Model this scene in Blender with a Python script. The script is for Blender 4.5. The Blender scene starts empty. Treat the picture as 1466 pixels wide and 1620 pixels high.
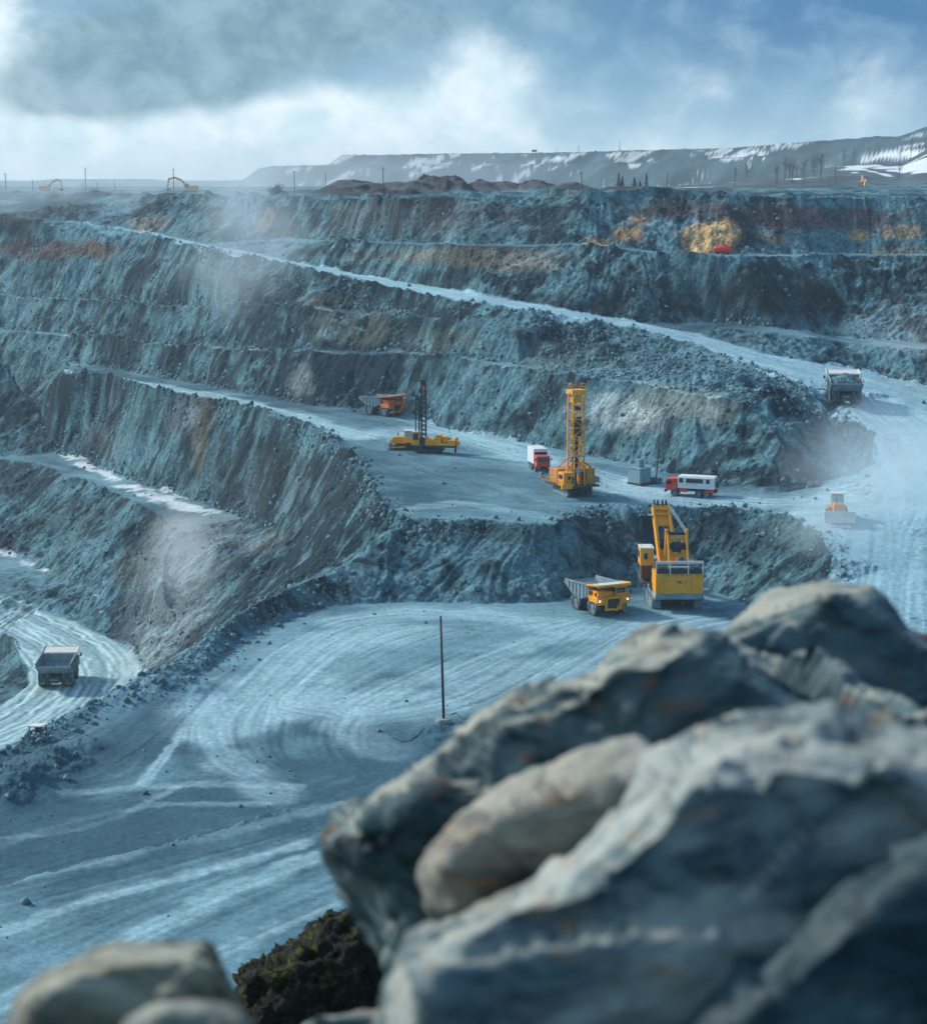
import time as _time; _t0 = _time.time()
import bpy, bmesh, math, random
import numpy as np
from mathutils import Vector, Matrix, Euler, geometry
R = math.radians
scene = bpy.context.scene
COL = scene.collection
# ------------------------------------------------------------------ camera, sky, sun, exposure
FPX = 3300.0; HY = 275.0
TH = math.atan((810 - HY) / FPX)
cd = bpy.data.cameras.new("camera"); cam = bpy.data.objects.new("camera", cd); COL.objects.link(cam)
cam.location = (0, 0, 0); cam.rotation_euler = (R(90) - TH, 0, 0)
cd.sensor_fit = 'HORIZONTAL'; cd.sensor_width = 36.0; cd.lens = FPX / 1466 * 36
cd.clip_start = 0.3; cd.clip_end = 12000
cd.dof.use_dof = True; cd.dof.focus_distance = 330; cd.dof.aperture_fstop = 2.3; cd.dof.aperture_blades = 7
scene.camera = cam
scene.cycles.volume_bounces = 2
scene.view_settings.view_transform = 'Standard'; scene.view_settings.look = 'None'
scene.view_settings.exposure = 0.70; scene.view_settings.gamma = 1.0
SUN_EL = 33.0; SUN_AZ = -62.0      # azimuth from +Y (view direction), negative = left
sl = bpy.data.lights.new("sun", 'SUN'); sun = bpy.data.objects.new("sun", sl); COL.objects.link(sun)
sl.energy = 2.5; sl.angle = R(6.0); sl.color = (1.0, 0.95, 0.88)
sd = Vector((math.sin(R(SUN_AZ)) * math.cos(R(SUN_EL)), math.cos(R(SUN_AZ)) * math.cos(R(SUN_EL)), math.sin(R(SUN_EL))))
sun.rotation_euler = (-sd).to_track_quat('-Z', 'Y').to_euler(); sun.location = sd * 300

class NT:
    def __init__(s, tree): s.t = tree; s.n = tree.nodes; s.l = tree.links
    def node(s, typ, **kw):
        n = s.n.new(typ)
        for k, v in kw.items():
            if k.startswith('i_'): n.inputs[k[2:].replace('_', ' ')].default_value = v
            else: setattr(n, k, v)
        return n
    def link(s, a, b): s.l.new(a, b)
    def val(s, sock, v):
        if hasattr(v, 'is_linked') or hasattr(v, 'links'): s.l.new(v, sock)
        else: sock.default_value = v
    def math(s, op, a, b=0.0, c=None, clamp=False):
        n = s.n.new('ShaderNodeMath'); n.operation = op; n.use_clamp = clamp
        s.val(n.inputs[0], a); s.val(n.inputs[1], b)
        if c is not None: s.val(n.inputs[2], c)
        return n.outputs[0]
    def mix(s, f, a, b, mode='MIX'):
        n = s.n.new('ShaderNodeMix'); n.data_type = 'RGBA'; n.blend_type = mode; n.clamp_factor = True
        s.val(n.inputs[0], f); s.val(n.inputs[6], a if not isinstance(a, tuple) else tuple(a) + (1,) * (4 - len(a)))
        s.val(n.inputs[7], b if not isinstance(b, tuple) else tuple(b) + (1,) * (4 - len(b)))
        return n.outputs[2]
    def noise(s, vec, scale, detail=4, rough=0.55, dist=0.0):
        n = s.n.new('ShaderNodeTexNoise'); n.inputs['Scale'].default_value = scale
        n.inputs['Detail'].default_value = detail; n.inputs['Roughness'].default_value = rough
        n.inputs['Distortion'].default_value = dist
        if vec is not None: s.l.new(vec, n.inputs['Vector'])
        return n.outputs['Fac']
    def ramp(s, f, a, b):
        n = s.n.new('ShaderNodeMapRange'); n.interpolation_type = 'SMOOTHSTEP'
        s.val(n.inputs[0], f); n.inputs[1].default_value = a; n.inputs[2].default_value = b
        return n.outputs[0]

world = bpy.data.worlds.new("World"); scene.world = world; world.use_nodes = True
world.node_tree.nodes.clear(); W = NT(world.node_tree)
sky = W.node('ShaderNodeTexSky', sky_type='NISHITA', sun_disc=False)
sky.sun_elevation = R(SUN_EL); sky.sun_rotation = R(SUN_AZ)
bg1 = W.node('ShaderNodeBackground'); bg1.inputs[1].default_value = 0.10
W.link(sky.outputs[0], bg1.inputs[0])
tc = W.node('ShaderNodeTexCoord'); sep = W.node('ShaderNodeSeparateXYZ'); W.link(tc.outputs['Generated'], sep.inputs[0])
X, Y, Zs = sep.outputs[0], sep.outputs[1], sep.outputs[2]
az = W.math('ARCTAN2', X, Y)
comb = W.node('ShaderNodeCombineXYZ')
W.link(W.math('MULTIPLY', az, 4.5), comb.inputs[0]); W.link(W.math('MULTIPLY', Zs, 5.5), comb.inputs[1])
CV = comb.outputs[0]
def blob(a0, z0, ra, rz):      # soft cloud body around one direction of the sky
    a = W.math('DIVIDE', W.math('SUBTRACT', az, a0), ra); b = W.math('DIVIDE', W.math('SUBTRACT', Zs, z0), rz)
    return W.math('EXPONENT', W.math('MULTIPLY', W.math('ADD', W.math('MULTIPLY', a, a), W.math('MULTIPLY', b, b)), -1.0))
n1 = W.noise(CV, 4.2, 8, 0.58, 0.35); n2 = W.noise(CV, 8.0, 6, 0.6, 0.3)
mp = W.node('ShaderNodeVectorMath', operation='ADD'); W.link(CV, mp.inputs[0]); mp.inputs[1].default_value = (7.3, 2.1, 0)
n3 = W.noise(mp.outputs[0], 3.6, 7, 0.58, 0.35)
nn = W.math('MULTIPLY', W.math('SUBTRACT', n1, 0.5), 2.4)
# white cloud cover
def addup(*t):
    r = t[0]
    for q in t[1:]: r = W.math('ADD', r, q)
    return r
def wb(amt, *a): return W.math('MULTIPLY', blob(*a), amt)
white = addup(wb(1.6, -.25, .05, .050, .09), wb(1.5, -.16, .006, .13, .026), wb(.85, .010, .042, .030, .026), wb(.85, -.045, .020, .06, .018), wb(.45, .108, .036, .03, .022), wb(.55, .192, .034, .022, .018), wb(.6, .08, .004, .2, .014))
wm = W.ramp(W.math('ADD', white, W.math('MULTIPLY', nn, 0.62)), 0.12, 0.95)
grey = addup(wb(1.5, -.145, .047, .055, .021), wb(1.1, -.080, .068, .085, .020), wb(1.1, -.190, .036, .026, .012), wb(.5, .04, .075, .05, .012))
gm = W.ramp(W.math('ADD', grey, W.math('MULTIPLY', W.math('SUBTRACT', n3, 0.5), 1.5)), 0.25, 1.05)
hi = W.ramp(Zs, 0.0, 0.075)
azr = W.ramp(az, -0.12, 0.20)
blue = W.mix(hi, (0.24, 0.38, 0.47), W.mix(azr, (0.14, 0.26, 0.36), (0.045, 0.135, 0.27)))
blue = W.mix(W.math('MULTIPLY', W.ramp(n2, 0.38, 0.72), 0.30), blue, (0.30, 0.45, 0.55))
cl = W.mix(wm, blue, W.mix(W.ramp(n2, 0.3, 0.7), (0.40, 0.53, 0.59), (0.60, 0.66, 0.70)))
cl = W.mix(W.math('MULTIPLY', gm, 0.88), cl, W.mix(W.ramp(n2, .3, .7), (0.095, 0.185, 0.235), (0.20, 0.31, 0.37)))
# the cloud deck is brighter towards the zenith
zen = W.math('ADD', 1.0, W.math('MULTIPLY', W.ramp(Zs, 0.10, 0.6), 1.3))
vm = W.node('ShaderNodeVectorMath', operation='SCALE'); W.link(cl, vm.inputs[0]); W.link(zen, vm.inputs[3]); cl = vm.outputs[0]
bg2 = W.node('ShaderNodeBackground'); bg2.inputs[1].default_value = 1.0; W.link(cl, bg2.inputs[0])
ms = W.node('ShaderNodeMixShader')
# low band of the sky is fully clouded over; higher up the clouds break up and the clear sky shows
up = W.ramp(Zs, 0.10, 0.55)
brk = W.ramp(W.noise(tc.outputs['Generated'], 3.0, 5, 0.55), 0.38, 0.68)
cover = W.math('SUBTRACT', 1.0, W.math('MULTIPLY', up, W.math('SUBTRACT', 1.0, W.math('MULTIPLY', brk, 0.6))), clamp=True)
W.link(cover, ms.inputs[0]); W.link(bg1.outputs[0], ms.inputs[1]); W.link(bg2.outputs[0], ms.inputs[2])
wo = W.node('ShaderNodeOutputWorld'); W.link(ms.outputs[0], wo.inputs[0])

# ------------------------------------------------------------------ helpers
def ray(px, py):
    a = (px - 733) / FPX; v = (810 - py) / FPX
    Yy = math.cos(TH) + v * math.sin(TH); Zz = -math.sin(TH) + v * math.cos(TH)
    return a / Yy, -Zz / Yy           # x/y , drop/y
def P(px, py, d):
    u, r = ray(px, py); D = d / r
    return (u * D, D, -d)
_rng = np.random.RandomState(5)
_G = _rng.rand(256, 256) * 2 * math.pi; _GX = np.cos(_G).astype(np.float32); _GY = np.sin(_G).astype(np.float32)
_WN = _rng.rand(512, 512).astype(np.float32)
def perlin(x, y):
    xi = np.floor(x).astype(np.int32); yi = np.floor(y).astype(np.int32)
    xf = (x - xi).astype(np.float32); yf = (y - yi).astype(np.float32)
    u = xf * xf * xf * (xf * (xf * 6 - 15) + 10); v = yf * yf * yf * (yf * (yf * 6 - 15) + 10)
    a0 = xi & 255; a1 = (xi + 1) & 255; b0 = yi & 255; b1 = (yi + 1) & 255
    def g(a, b, dx, dy): return _GX[a, b] * dx + _GY[a, b] * dy
    n00 = g(a0, b0, xf, yf); n10 = g(a1, b0, xf - 1, yf); n01 = g(a0, b1, xf, yf - 1); n11 = g(a1, b1, xf - 1, yf - 1)
    return ((n00 * (1 - u) + n10 * u) * (1 - v) + (n01 * (1 - u) + n11 * u) * v) * 1.5
def fbm(x, y, wl, octv=4, gain=0.5, seed=0.0, ridged=False):
    s = 0; a = 1.0; tot = 0; f = 1.0 / wl
    for k in range(octv):
        n = perlin(x * f + 17.3 * k + seed, y * f - 9.1 * k + seed * 1.7)
        if ridged: n = 1 - 2 * np.abs(n)
        s = s + n * a; tot += a; a *= gain; f *= 2.03
    return s / tot
def smooth(a, lo, hi):
    t = np.clip((a - lo) / (hi - lo), 0, 1); return t * t * (3 - 2 * t)
# ------------------------------------------------------------------ terrain: break lines (crests, toes, road edges) -> TIN -> fine grid
LINES = []
def line(pts, dD=0.0, dd=0.0, raw=False):
    out = []
    for p in pts:
        q = p if raw else P(*p)
        if dD: k = (q[1] + dD) / q[1]; q = (q[0] * k, q[1] + dD, q[2])
        out.append((q[0], q[1], q[2] - dd))
    LINES.append(out); return out
yard_crest = line([(-330,1345,64),(-160,1285,63.9),(0,1193,63.8),(60,1163,63.7),(130,1128,63.7),(200,1100,63.7),(245,1085,63.5),(290,1050,63),(335,1008,62.4),(400,962,61.5),(470,925,60.7),(530,908,60)])
line([(-330,1400,64.4),(-160,1325,64.4),(0,1222,64.3),(100,1175,64.3),(200,1135,64.3),(260,1108,64.2),(330,1060,64),(390,1003,63.8),(450,972,63.6),(520,957,63.4),(600,952,63.3),(700,952,63.3),(800,955,63.3),(868,953,63.3),(905,947,63.3),(950,938,63.3),(1000,931,63.3),(1060,930,63.3),(1120,932,63.3),(1180,952,63.3),(1222,990,63.3),(1235,1030,63.5),(1250,1080,63.8),(1300,1180,64)])
line([(0,1395,64.6),(200,1345,64.6),(400,1295,64.6),(560,1255,64.6)]); line([(0,1405,65.6),(200,1353,65.6),(400,1301,65.4),(560,1260,65)])
line([(0,1620,66),(400,1560,66),(700,1500,66)])
# lower road (90 m down) and the bank behind it
line([(-330,905,87),(-150,925,88),(0,945,88.5),(60,963,89),(120,985,89.5),(180,1015,90),(215,1043,90),(232,1070,90.2),(222,1095,90.5),(190,1125,91),(130,1160,91),(60,1195,91),(-20,1235,91.5),(-200,1330,92)])
line([(-330,925,88),(-150,955,89),(0,1003,90),(28,1030,90),(45,1062,90.2),(38,1090,90.4),(0,1118,90.8),(-80,1150,91),(-250,1225,91.5)])
line([(-330,1070,97),(-150,1055,98),(-40,1045,98),(5,1062,97),(-60,1085,98)])
low_toe = line([(-330,840,83),(-150,850,84),(0,872,84.5),(60,893,84.5),(130,925,85),(190,960,85.5),(230,990,86),(256,1030,87.5)])
low_crest = line([(-330,690,69.5),(-150,705,69.8),(0,722,70),(60,736,70),(130,760,70),(200,790,70.5),(240,812,71),(262,835,72),(256,880,75),(245,930,79)])
chute = line([(300,830,71),(292,880,75),(275,940,80.5),(262,985,84.5),(255,1045,88.5)])
mb_toe = line([(-330,650,68),(-150,660,68.5),(0,680,69),(100,715,69),(200,752,69),(280,782,69),(340,798,69.4),(400,820,69.5),(440,838,69)])
line([(455,850,68),(490,875,65),(520,893,62)])
mb_crest = line([(-330,560,50),(-150,566,50),(0,577,50),(110,592,50),(200,606,50),(240,620,50),(300,632,50.2),(400,652,50.3),(460,668,50.4),(500,683,50.5),(530,700,50.7),(560,728,51),(585,770,51.8),(605,800,52.6),(640,822,53.3),(700,826,53.5),(760,823,53.5),(830,830,53.6),(880,830,53.7),(905,815,53.7),(940,806,53.7),(1000,803,53.7),(1060,800,53.6),(1120,803,53.6),(1180,808,53.6),(1230,818,53.6),(1270,832,53.6),(1300,852,53.9),(1318,880,55.3),(1310,930,58.3),(1280,980,61),(1262,1020,62.8),(1262,1060,63.4)])
mb_back = line([(-330,548,50),(-150,553,50),(0,562,50),(100,572,50),(200,585,50),(300,605,50),(400,625,50),(500,642,50),(560,645,50),(640,655,50.2),(720,680,50.8),(800,695,51),(900,712,51.5),(1000,735,52),(1060,750,52.2),(1130,768,52.5),(1200,777,52.6),(1260,776,52.4),(1310,766,51.8),(1335,750,51)])
# benches of the wall above
b1 = [(-330,512,44.5),(-150,518,44.3),(0,525,44),(110,531,43.5),(250,545,42.8),(300,550,42.3),(425,558,40.9),(500,557,39.2),(575,559,39.2),(640,560,38.5),(733,568,37.7),(830,582,38.3),(883,590,38.5),(1000,608,39),(1100,625,39.5),(1170,650,41.5),(1235,700,46)]
line(b1); line(b1[:15], dD=4.5, dd=-0.2)
b2 = [(-330,462,35.6),(-150,466,35.4),(0,470,35.1),(110,475,34.8),(250,485,34.1),(425,482,30.9),(500,490,30.8),(575,500,31.8),(640,502,31.3),(690,505,30.9),(760,512,31),(830,526,32.1)]
line(b2); line(b2[:10], dD=4, dd=-0.2)
line([(-330,412,26.2),(-150,413,26),(0,415,25.8),(110,418,25.4),(170,420,25),(250,422,24.5),(330,426,23.8)])
line([(-330,365,17.8),(-150,366,17.5),(0,367,17.3),(110,369,17.1),(165,374,17.5)])
line([(-330,336,12),(-150,338,12.2),(0,341,12.4),(60,345,12.9)])
road_near = line([(110,353,14.4),(220,372,17),(330,397,19.5),(450,422,22.5),(560,446,24.8),(640,463,26.3),(690,472,27),(760,484,27.8),(830,496,28.8),(900,508,30.2),(1000,526,32),(1100,551,34.3),(1200,588,37.3),(1250,608,39),(1290,640,42),(1312,665,44.5),(1322,700,47.5),(1342,738,50.3)])
road_far = line([(60,346,13.2),(110,350,14),(220,366,16.5),(330,386,19),(450,411,22),(560,434,24.5),(690,453,26),(760,466,26.7),(900,490,29),(1000,509,31.3),(1100,527,33.3),(1200,556,36),(1300,575,38.3),(1400,595,40.5),(1466,612,42),(1560,650,44),(1650,720,47),(1720,820,51),(1740,950,56),(1760,1080,61),(1780,1250,64)])
line([(1338,636,42),(1370,680,44.5),(1390,740,48.5),(1400,800,51.5),(1400,850,54),(1400,900,56.3),(1400,950,58.5),(1400,1010,61),(1400,1080,63.4)]); line([(1420,628,42),(1466,650,43.4),(1480,700,45.6),(1490,760,48.8),(1490,820,51.8),(1490,900,56),(1490,1000,60.6),(1490,1080,63.4)])
V = [(1133,518,32.2),(1233,527,32.7),(1333,541,34.6),(1466,552,35.2),(1600,565,36)]
line(V); line(V, dD=11, dd=-0.4)
Wl = [(450,379,17.4),(550,382,16.9),(640,386,16.8),(733,388,16.4),(933,388,15.9),(1053,402,17.6),(1150,405,17.8),(1233,405,18),(1350,404,18.1),(1466,404,18),(1700,404,18)]
line(Wl)
Wb = line(Wl, dD=9, dd=-0.1)
crest_line = line([(-330,306,6.6),(-150,306,6.5),(0,307,6.5),(200,309,6.5),(300,311,6.6),(400,313,6.6),(500,316,7),(620,314,6.1),(733,313,5.8),(840,310,5.3),(933,309,5.0),(1053,307,4.7),(1150,310,5.1),(1233,312,5.4),(1350,312,5.4),(1466,312,5.4),(1700,312,5.4)])
for dq in (5.8, 7.5):
    pass
line([(-420,710,-7),(-200,710,-7),(0,710,-6.2),(200,705,-5.2),(420,700,-5.0)], raw=True)
line([(-560,1050,-8),(-200,1050,-8),(0,1050,-7),(200,1050,-6),(560,1050,-6)], raw=True)
line([(-110,104,-66),(0,104,-66),(110,104,-66)], raw=True)

# ---- constrained Delaunay
vs, es, zs = [], [], []
for L in LINES:
    b = len(vs)
    for k, q in enumerate(L):
        vs.append(Vector((q[0], q[1]))); zs.append(q[2])
        if k: es.append((b + k - 1, b + k))
ov, oe, of, oov, ooe, oof = geometry.delaunay_2d_cdt(vs, es, [], 0, 1e-4)
zz = np.zeros(len(ov))
for i, src in enumerate(oov):
    if src: zz[i] = zs[src[0]]
    else:                                # a crossing of two break lines: take the mean of what it lies on
        acc = []
        for (a, b_) in es:
            A, B = vs[a], vs[b_]; AB = B - A; t = (ov[i] - A).dot(AB) / max(AB.length_squared, 1e-9)
            if -0.001 <= t <= 1.001 and ((A + AB * t) - ov[i]).length < 0.02: acc.append(zs[a] * (1 - t) + zs[b_] * t)
        zz[i] = sum(acc) / max(1, len(acc)) if acc else -50
        print('CDT crossing', tuple(round(c, 1) for c in ov[i]), [round(a, 1) for a in acc])
# ---- grid: columns = bearing, rows = distance
NU = 1080; U0, U1 = -0.285, 0.285
us = np.linspace(U0, U1, NU)
def rows(a, b, dw): n = max(2, int(math.log(b / a) / dw)); return list(np.exp(np.linspace(math.log(a), math.log(b), n, endpoint=False)))
ys = np.array(rows(105, 270, .0019) + rows(270, 640, .00062) + rows(640, 1040, .0022) + rows(1040, 2700, .0038) + rows(2700, 4300, .008) + [4300.0])
NR = len(ys)
XX = (us[None, :] * ys[:, None]); YY = np.repeat(ys[:, None], NU, 1)
du = us[1] - us[0]; lys = np.log(ys)
def to_idx(x, y):
    fj = np.interp(y, ys, np.arange(NR)); fi = (x / y - U0) / du
    return fi, fj
Z0 = np.full((NR, NU), np.nan)
for f in of:
    for t in range(1, len(f) - 1):
        tri = [f[0], f[t], f[t + 1]]
        p = [ov[k] for k in tri]; z = [zz[k] for k in tri]
        y0, y1 = min(q.y for q in p), max(q.y for q in p)
        j0, j1 = np.searchsorted(ys, y0 - 1), np.searchsorted(ys, y1 + 1)
        uu = [q.x / q.y for q in p]
        ia, ib = int((min(uu) - U0) / du) - 2, int((max(uu) - U0) / du) + 3
        ia, ib = max(0, ia), min(NU, ib)
        if j0 >= j1 or ia >= ib: continue
        x = XX[j0:j1, ia:ib]; y = YY[j0:j1, ia:ib]
        det = (p[1].y - p[2].y) * (p[0].x - p[2].x) + (p[2].x - p[1].x) * (p[0].y - p[2].y)
        if abs(det) < 1e-9: continue
        a = ((p[1].y - p[2].y) * (x - p[2].x) + (p[2].x - p[1].x) * (y - p[2].y)) / det
        b = ((p[2].y - p[0].y) * (x - p[2].x) + (p[0].x - p[2].x) * (y - p[2].y)) / det
        c = 1 - a - b; m = (a > -1e-6) & (b > -1e-6) & (c > -1e-6)
        blk = Z0[j0:j1, ia:ib]; blk[m] = (a * z[0] + b * z[1] + c * z[2])[m]
for j in range(NR):                      # fill outside the hull along each row, then from the row before
    r = Z0[j]; ok = ~np.isnan(r)
    if ok.sum() > 1: Z0[j] = np.interp(us, us[ok], r[ok])
    else: Z0[j] = Z0[j - 1] if j else -66
# ---- far hills
def prof(px, pts): return np.interp(px, [p[0] for p in pts], [p[1] for p in pts])
PXc = 733 + FPX * us * (math.cos(TH) + (810 - 280) / FPX * math.sin(TH))
def rr(yv): return (yv - HY) / FPX * 1.0
far = YY > 1040
plain = -6.5 + (-13 + 6.5) * smooth(YY, 1050, 1600); plain = plain + 3 * smooth(XX, 100, 400)
Z0 = np.where(YY > 1050, plain, Z0)
# low ridge on the left, very far
y_l = prof(PXc, [(-200,293),(0,293),(40,290),(90,285),(240,285),(268,290),(330,290),(370,287),(400,288)])
zl = -rr(y_l) * 3300
Z0 = np.maximum(Z0, np.where(YY > 2700, -14 + (zl[None, :] + 14) * smooth(YY, 3150, 3300), -99))
# terraced spoil ridge
Dr = prof(PXc, [(400, 2500), (800, 2300), (1466, 1600), (1700, 1400)])[None, :]
y_c = prof(PXc, [(380,288),(408,268),(430,263),(518,262),(541,246),(600,246),(700,244),(840,243),(1000,239),(1150,236),(1250,228),(1340,221),(1420,217),(1445,210),(1466,202),(1700,120)])
y_t = prof(PXc, [(380,289),(408,269),(430,264),(540,262),(800,261),(1000,258),(1140,251),(1290,243),(1466,225),(1700,160)])
zc = (-rr(y_c))[None, :] * Dr; zt = (-rr(y_t))[None, :] * (Dr - 90)
wob = fbm(XX * 1.0, YY * 0.3, 120, 3) * 30
yr = YY + wob
face1 = smooth(yr, Dr - 165, Dr - 90) ; face2 = smooth(yr, Dr - 48, Dr)
zr = -13 + (zt + 13) * face1 + (zc - zt) * face2
zr = zr + fbm(XX, YY, 14, 3) * 1.6 * (face2 > .9)
on = smooth(PXc, 372, 400)[None, :] * (YY > 1250)
Z0 = np.where(on * (face1 > 0) > 0, np.maximum(Z0, -13 + (zr + 13) * on), Z0)
# nearer dark hill on the right
y_h = prof(PXc, [(700,303),(900,303),(1000,299),(1130,290),(1222,279),(1277,273),(1313,265),(1371,260),(1405,259),(1428,257),(1466,237),(1700,120)])
Dh = 1180.0; zh = (-rr(y_h) * Dh)[None, :]
fh = smooth(YY + wob * .8, 800, Dh); bk = 1 - smooth(YY, Dh + 5, Dh + 120)
hh = -6 + (zh + 6) * fh
Z0 = np.where((YY > 790) & (YY < Dh + 120) & (PXc[None, :] > 850), np.maximum(Z0, Z0 + (hh - Z0) * bk * smooth(PXc, 850, 1000)[None, :]), Z0)
# spoil mounds on the rim plateau
def mound(px, py, D, wpx, hgt, dl):
    u, r = ray(px, py); x0 = u * D; w = wpx / FPX * D
    q = ((XX - x0) / w) ** 2 + ((YY - D) / dl) ** 2
    return hgt * np.exp(-q ** 1.6)
mm = np.zeros_like(Z0)
for a in [(560,296,655,60,4.6,20),(640,294,665,62,4.2,22),(700,290,690,50,5.4,20),(650,290,700,22,1.5,12),(760,286,700,38,4.2,16),(800,286,705,30,4.0,16),(850,288,700,35,3.6,18),(900,294,690,50,2.4,20),(1000,300,680,60,1.6,20),(720,288,655,30,4.0,10),(640,306,608,28,1.8,6)]:
    mm = np.maximum(mm, mound(*a))
mm *= .95 * (1 + .5 * fbm(XX, YY, 9, 3))
Z0 = Z0 + mm
ridge_m = on * (((face1 > .03) & (face1 < .995)) | ((face2 > .03) & (face2 < .97))) * (YY > 1250)
# ------------------------------------------------------------------ grid sampling, natural relief
def sample(A, x, y):
    fi, fj = to_idx(x, y)
    fi = np.clip(fi, 0, NU - 1.001); fj = np.clip(fj, 0, NR - 1.001)
    i = fi.astype(np.int32); j = fj.astype(np.int32); a = fi - i; b = fj - j
    return (A[j, i] * (1 - a) + A[j, i + 1] * a) * (1 - b) + (A[j + 1, i] * (1 - a) + A[j + 1, i + 1] * a) * b
def seg_dist(x, y, pl):
    """distance to a polyline, and signed side"""
    best = np.full(x.shape, 1e9); side = np.zeros(x.shape)
    for k in range(len(pl) - 1):
        ax, ay = pl[k][0], pl[k][1]; bx, by = pl[k + 1][0] - ax, pl[k + 1][1] - ay
        L = bx * bx + by * by + 1e-9
        t = np.clip(((x - ax) * bx + (y - ay) * by) / L, 0, 1)
        dx = x - ax - bx * t; dy = y - ay - by * t; d = dx * dx + dy * dy
        m = d < best; best = np.where(m, d, best); side = np.where(m, bx * (y - ay) - by * (x - ax), side)
    return np.sqrt(best), side
def win(x0, x1, y0, y1):
    """index window of the grid that covers a box on the ground"""
    j0 = int(np.searchsorted(ys, y0)); j1 = max(j0 + 2, int(np.searchsorted(ys, y1))); j0 = min(j0, NR - 2); j1 = min(j1, NR)
    c = [a / b for a in (x0, x1) for b in (ys[j0], ys[j1 - 1])]
    ia = min(max(0, int((min(c) - U0) / du) - 1), NU - 2); ib = min(NU, max(ia + 2, int((max(c) - U0) / du) + 2))
    return (slice(j0, j1), slice(ia, ib))
def pip(pl, x, y):
    """inside a polygon on the ground"""
    ins = np.zeros(x.shape, bool)
    for k in range(len(pl)):
        (ax, ay), (bx, by) = pl[k][:2], pl[(k + 1) % len(pl)][:2]
        if ay == by: continue
        ins ^= ((ay > y) != (by > y)) & (x < (bx - ax) * (y - ay) / (by - ay) + ax)
    return ins
def near_line(pl, w):
    """full-grid distance field of a polyline, evaluated only near it (1e3 elsewhere)"""
    out = np.full((NR, NU), 1e3); sd_ = np.zeros((NR, NU))
    y0 = min(p[1] for p in pl) - w; y1 = max(p[1] for p in pl) + w
    j0, j1 = np.searchsorted(ys, y0), np.searchsorted(ys, y1)
    if j1 - j0 < 2: return out, sd_
    xs0 = min(p[0] for p in pl) - w; xs1 = max(p[0] for p in pl) + w
    c = [xs0 / ys[j0], xs0 / ys[j1 - 1], xs1 / ys[j0], xs1 / ys[j1 - 1]]
    ia = max(0, int((min(c) - U0) / du) - 1); ib = min(NU, int((max(c) - U0) / du) + 2)
    if ib - ia < 2: return out, sd_
    a, b = seg_dist(XX[j0:j1, ia:ib], YY[j0:j1, ia:ib], pl)
    out[j0:j1, ia:ib] = a; sd_[j0:j1, ia:ib] = b
    return out, sd_
def blur(A, n):
    for _ in range(n):
        A = (A + np.roll(A, 1, 0) + np.roll(A, -1, 0)) / 3; A = (A + np.roll(A, 1, 1) + np.roll(A, -1, 1)) / 3
    return A
def gradxy(A):
    dAi = np.gradient(A, axis=1) / du; dAj = np.gradient(A, axis=0) / np.gradient(lys)[:, None]
    gx = dAi / YY; gy = dAj / YY - dAi * (XX / YY) / YY
    return gx, gy
near = smooth(900 - YY, 0, 150) * (.35 + .65 * smooth(YY, 290, 340))
wx = fbm(XX, YY, 26, 3, .5, 3.1) * 3.4 + fbm(XX, YY, 6, 2, .5, 8.2) * 1.1
wy = fbm(XX, YY, 32, 4, .5, 31.7) * 5.6 + fbm(XX, YY, 5, 2, .5, 55.2) * 1.3
Z = sample(Z0, XX + wx * near, np.clip(YY + wy * near, 106, 4290))
Zb = sample(blur(Z0, 4), XX + .5 * wx, np.clip(YY + .5 * wy, 106, 4290))
gx, gy = gradxy(blur(Zb, 6)); sl_ = np.hypot(gx, gy)
g2x, g2y = gradxy(blur(Z, 1)); slope = np.hypot(g2x, g2y)
face = smooth(sl_, .16, .42)              # 1 on bench faces, 0 on flats
# the rubble apron between the top haul road and the wall of the drill bench
apr = [P(*q)[:2] for q in [(860,594,38.4),(1000,606,39),(1100,623,39.5),(1170,648,41.5),(1235,700,46),(1320,745,50.5),(1318,690,47),(1300,660,44.2),(1270,628,40.8),(1240,608,39),(1190,590,37.2),(1095,553,34.4),(1000,529,32.3),(930,515,31),(850,502,29.6),(830,526,32.1),(850,575,38)]]
apron = blur(pip(apr, XX, YY).astype(float), 10); face = np.maximum(face, .8 * apron)
# travel directions on the flats, from the wheel tracks the photograph shows: (px, py, drop)
def trk(pts, d):
    return [P(px, py, d)[:2] for px, py in pts]
main_c = [((a[0] + b[0]) / 2, (a[1] + b[1]) / 2) for a, b in zip([P(*q) for q in [(110,353,14.4),(220,372,17),(330,397,19.5),(450,422,22.5),(560,446,24.8),(690,472,27),(760,484,27.8),(900,508,30.2),(1000,526,32),(1100,551,34.3),(1200,588,37.3),(1300,650,43),(1340,735,50),(1400,830,53.5),(1400,930,58),(1380,1010,62)]],
     [P(*q) for q in [(110,350,14),(220,366,16.5),(330,386,19),(450,411,22),(560,434,24.5),(690,453,26),(760,466,26.7),(900,490,29),(1000,509,31.3),(1100,527,33.3),(1200,556,36),(1400,595,40.5),(1560,690,46),(1600,800,50.5),(1600,930,57),(1600,1050,62)]])]
low_c = [P(*q)[:2] for q in [(-300,916,87.5),(-100,945,88.7),(0,972,89.2),(60,1000,89.6),(110,1035,90),(125,1070,90.3),(105,1105,90.7),(50,1145,91),(-40,1185,91.2),(-220,1270,91.8)]]
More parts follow.
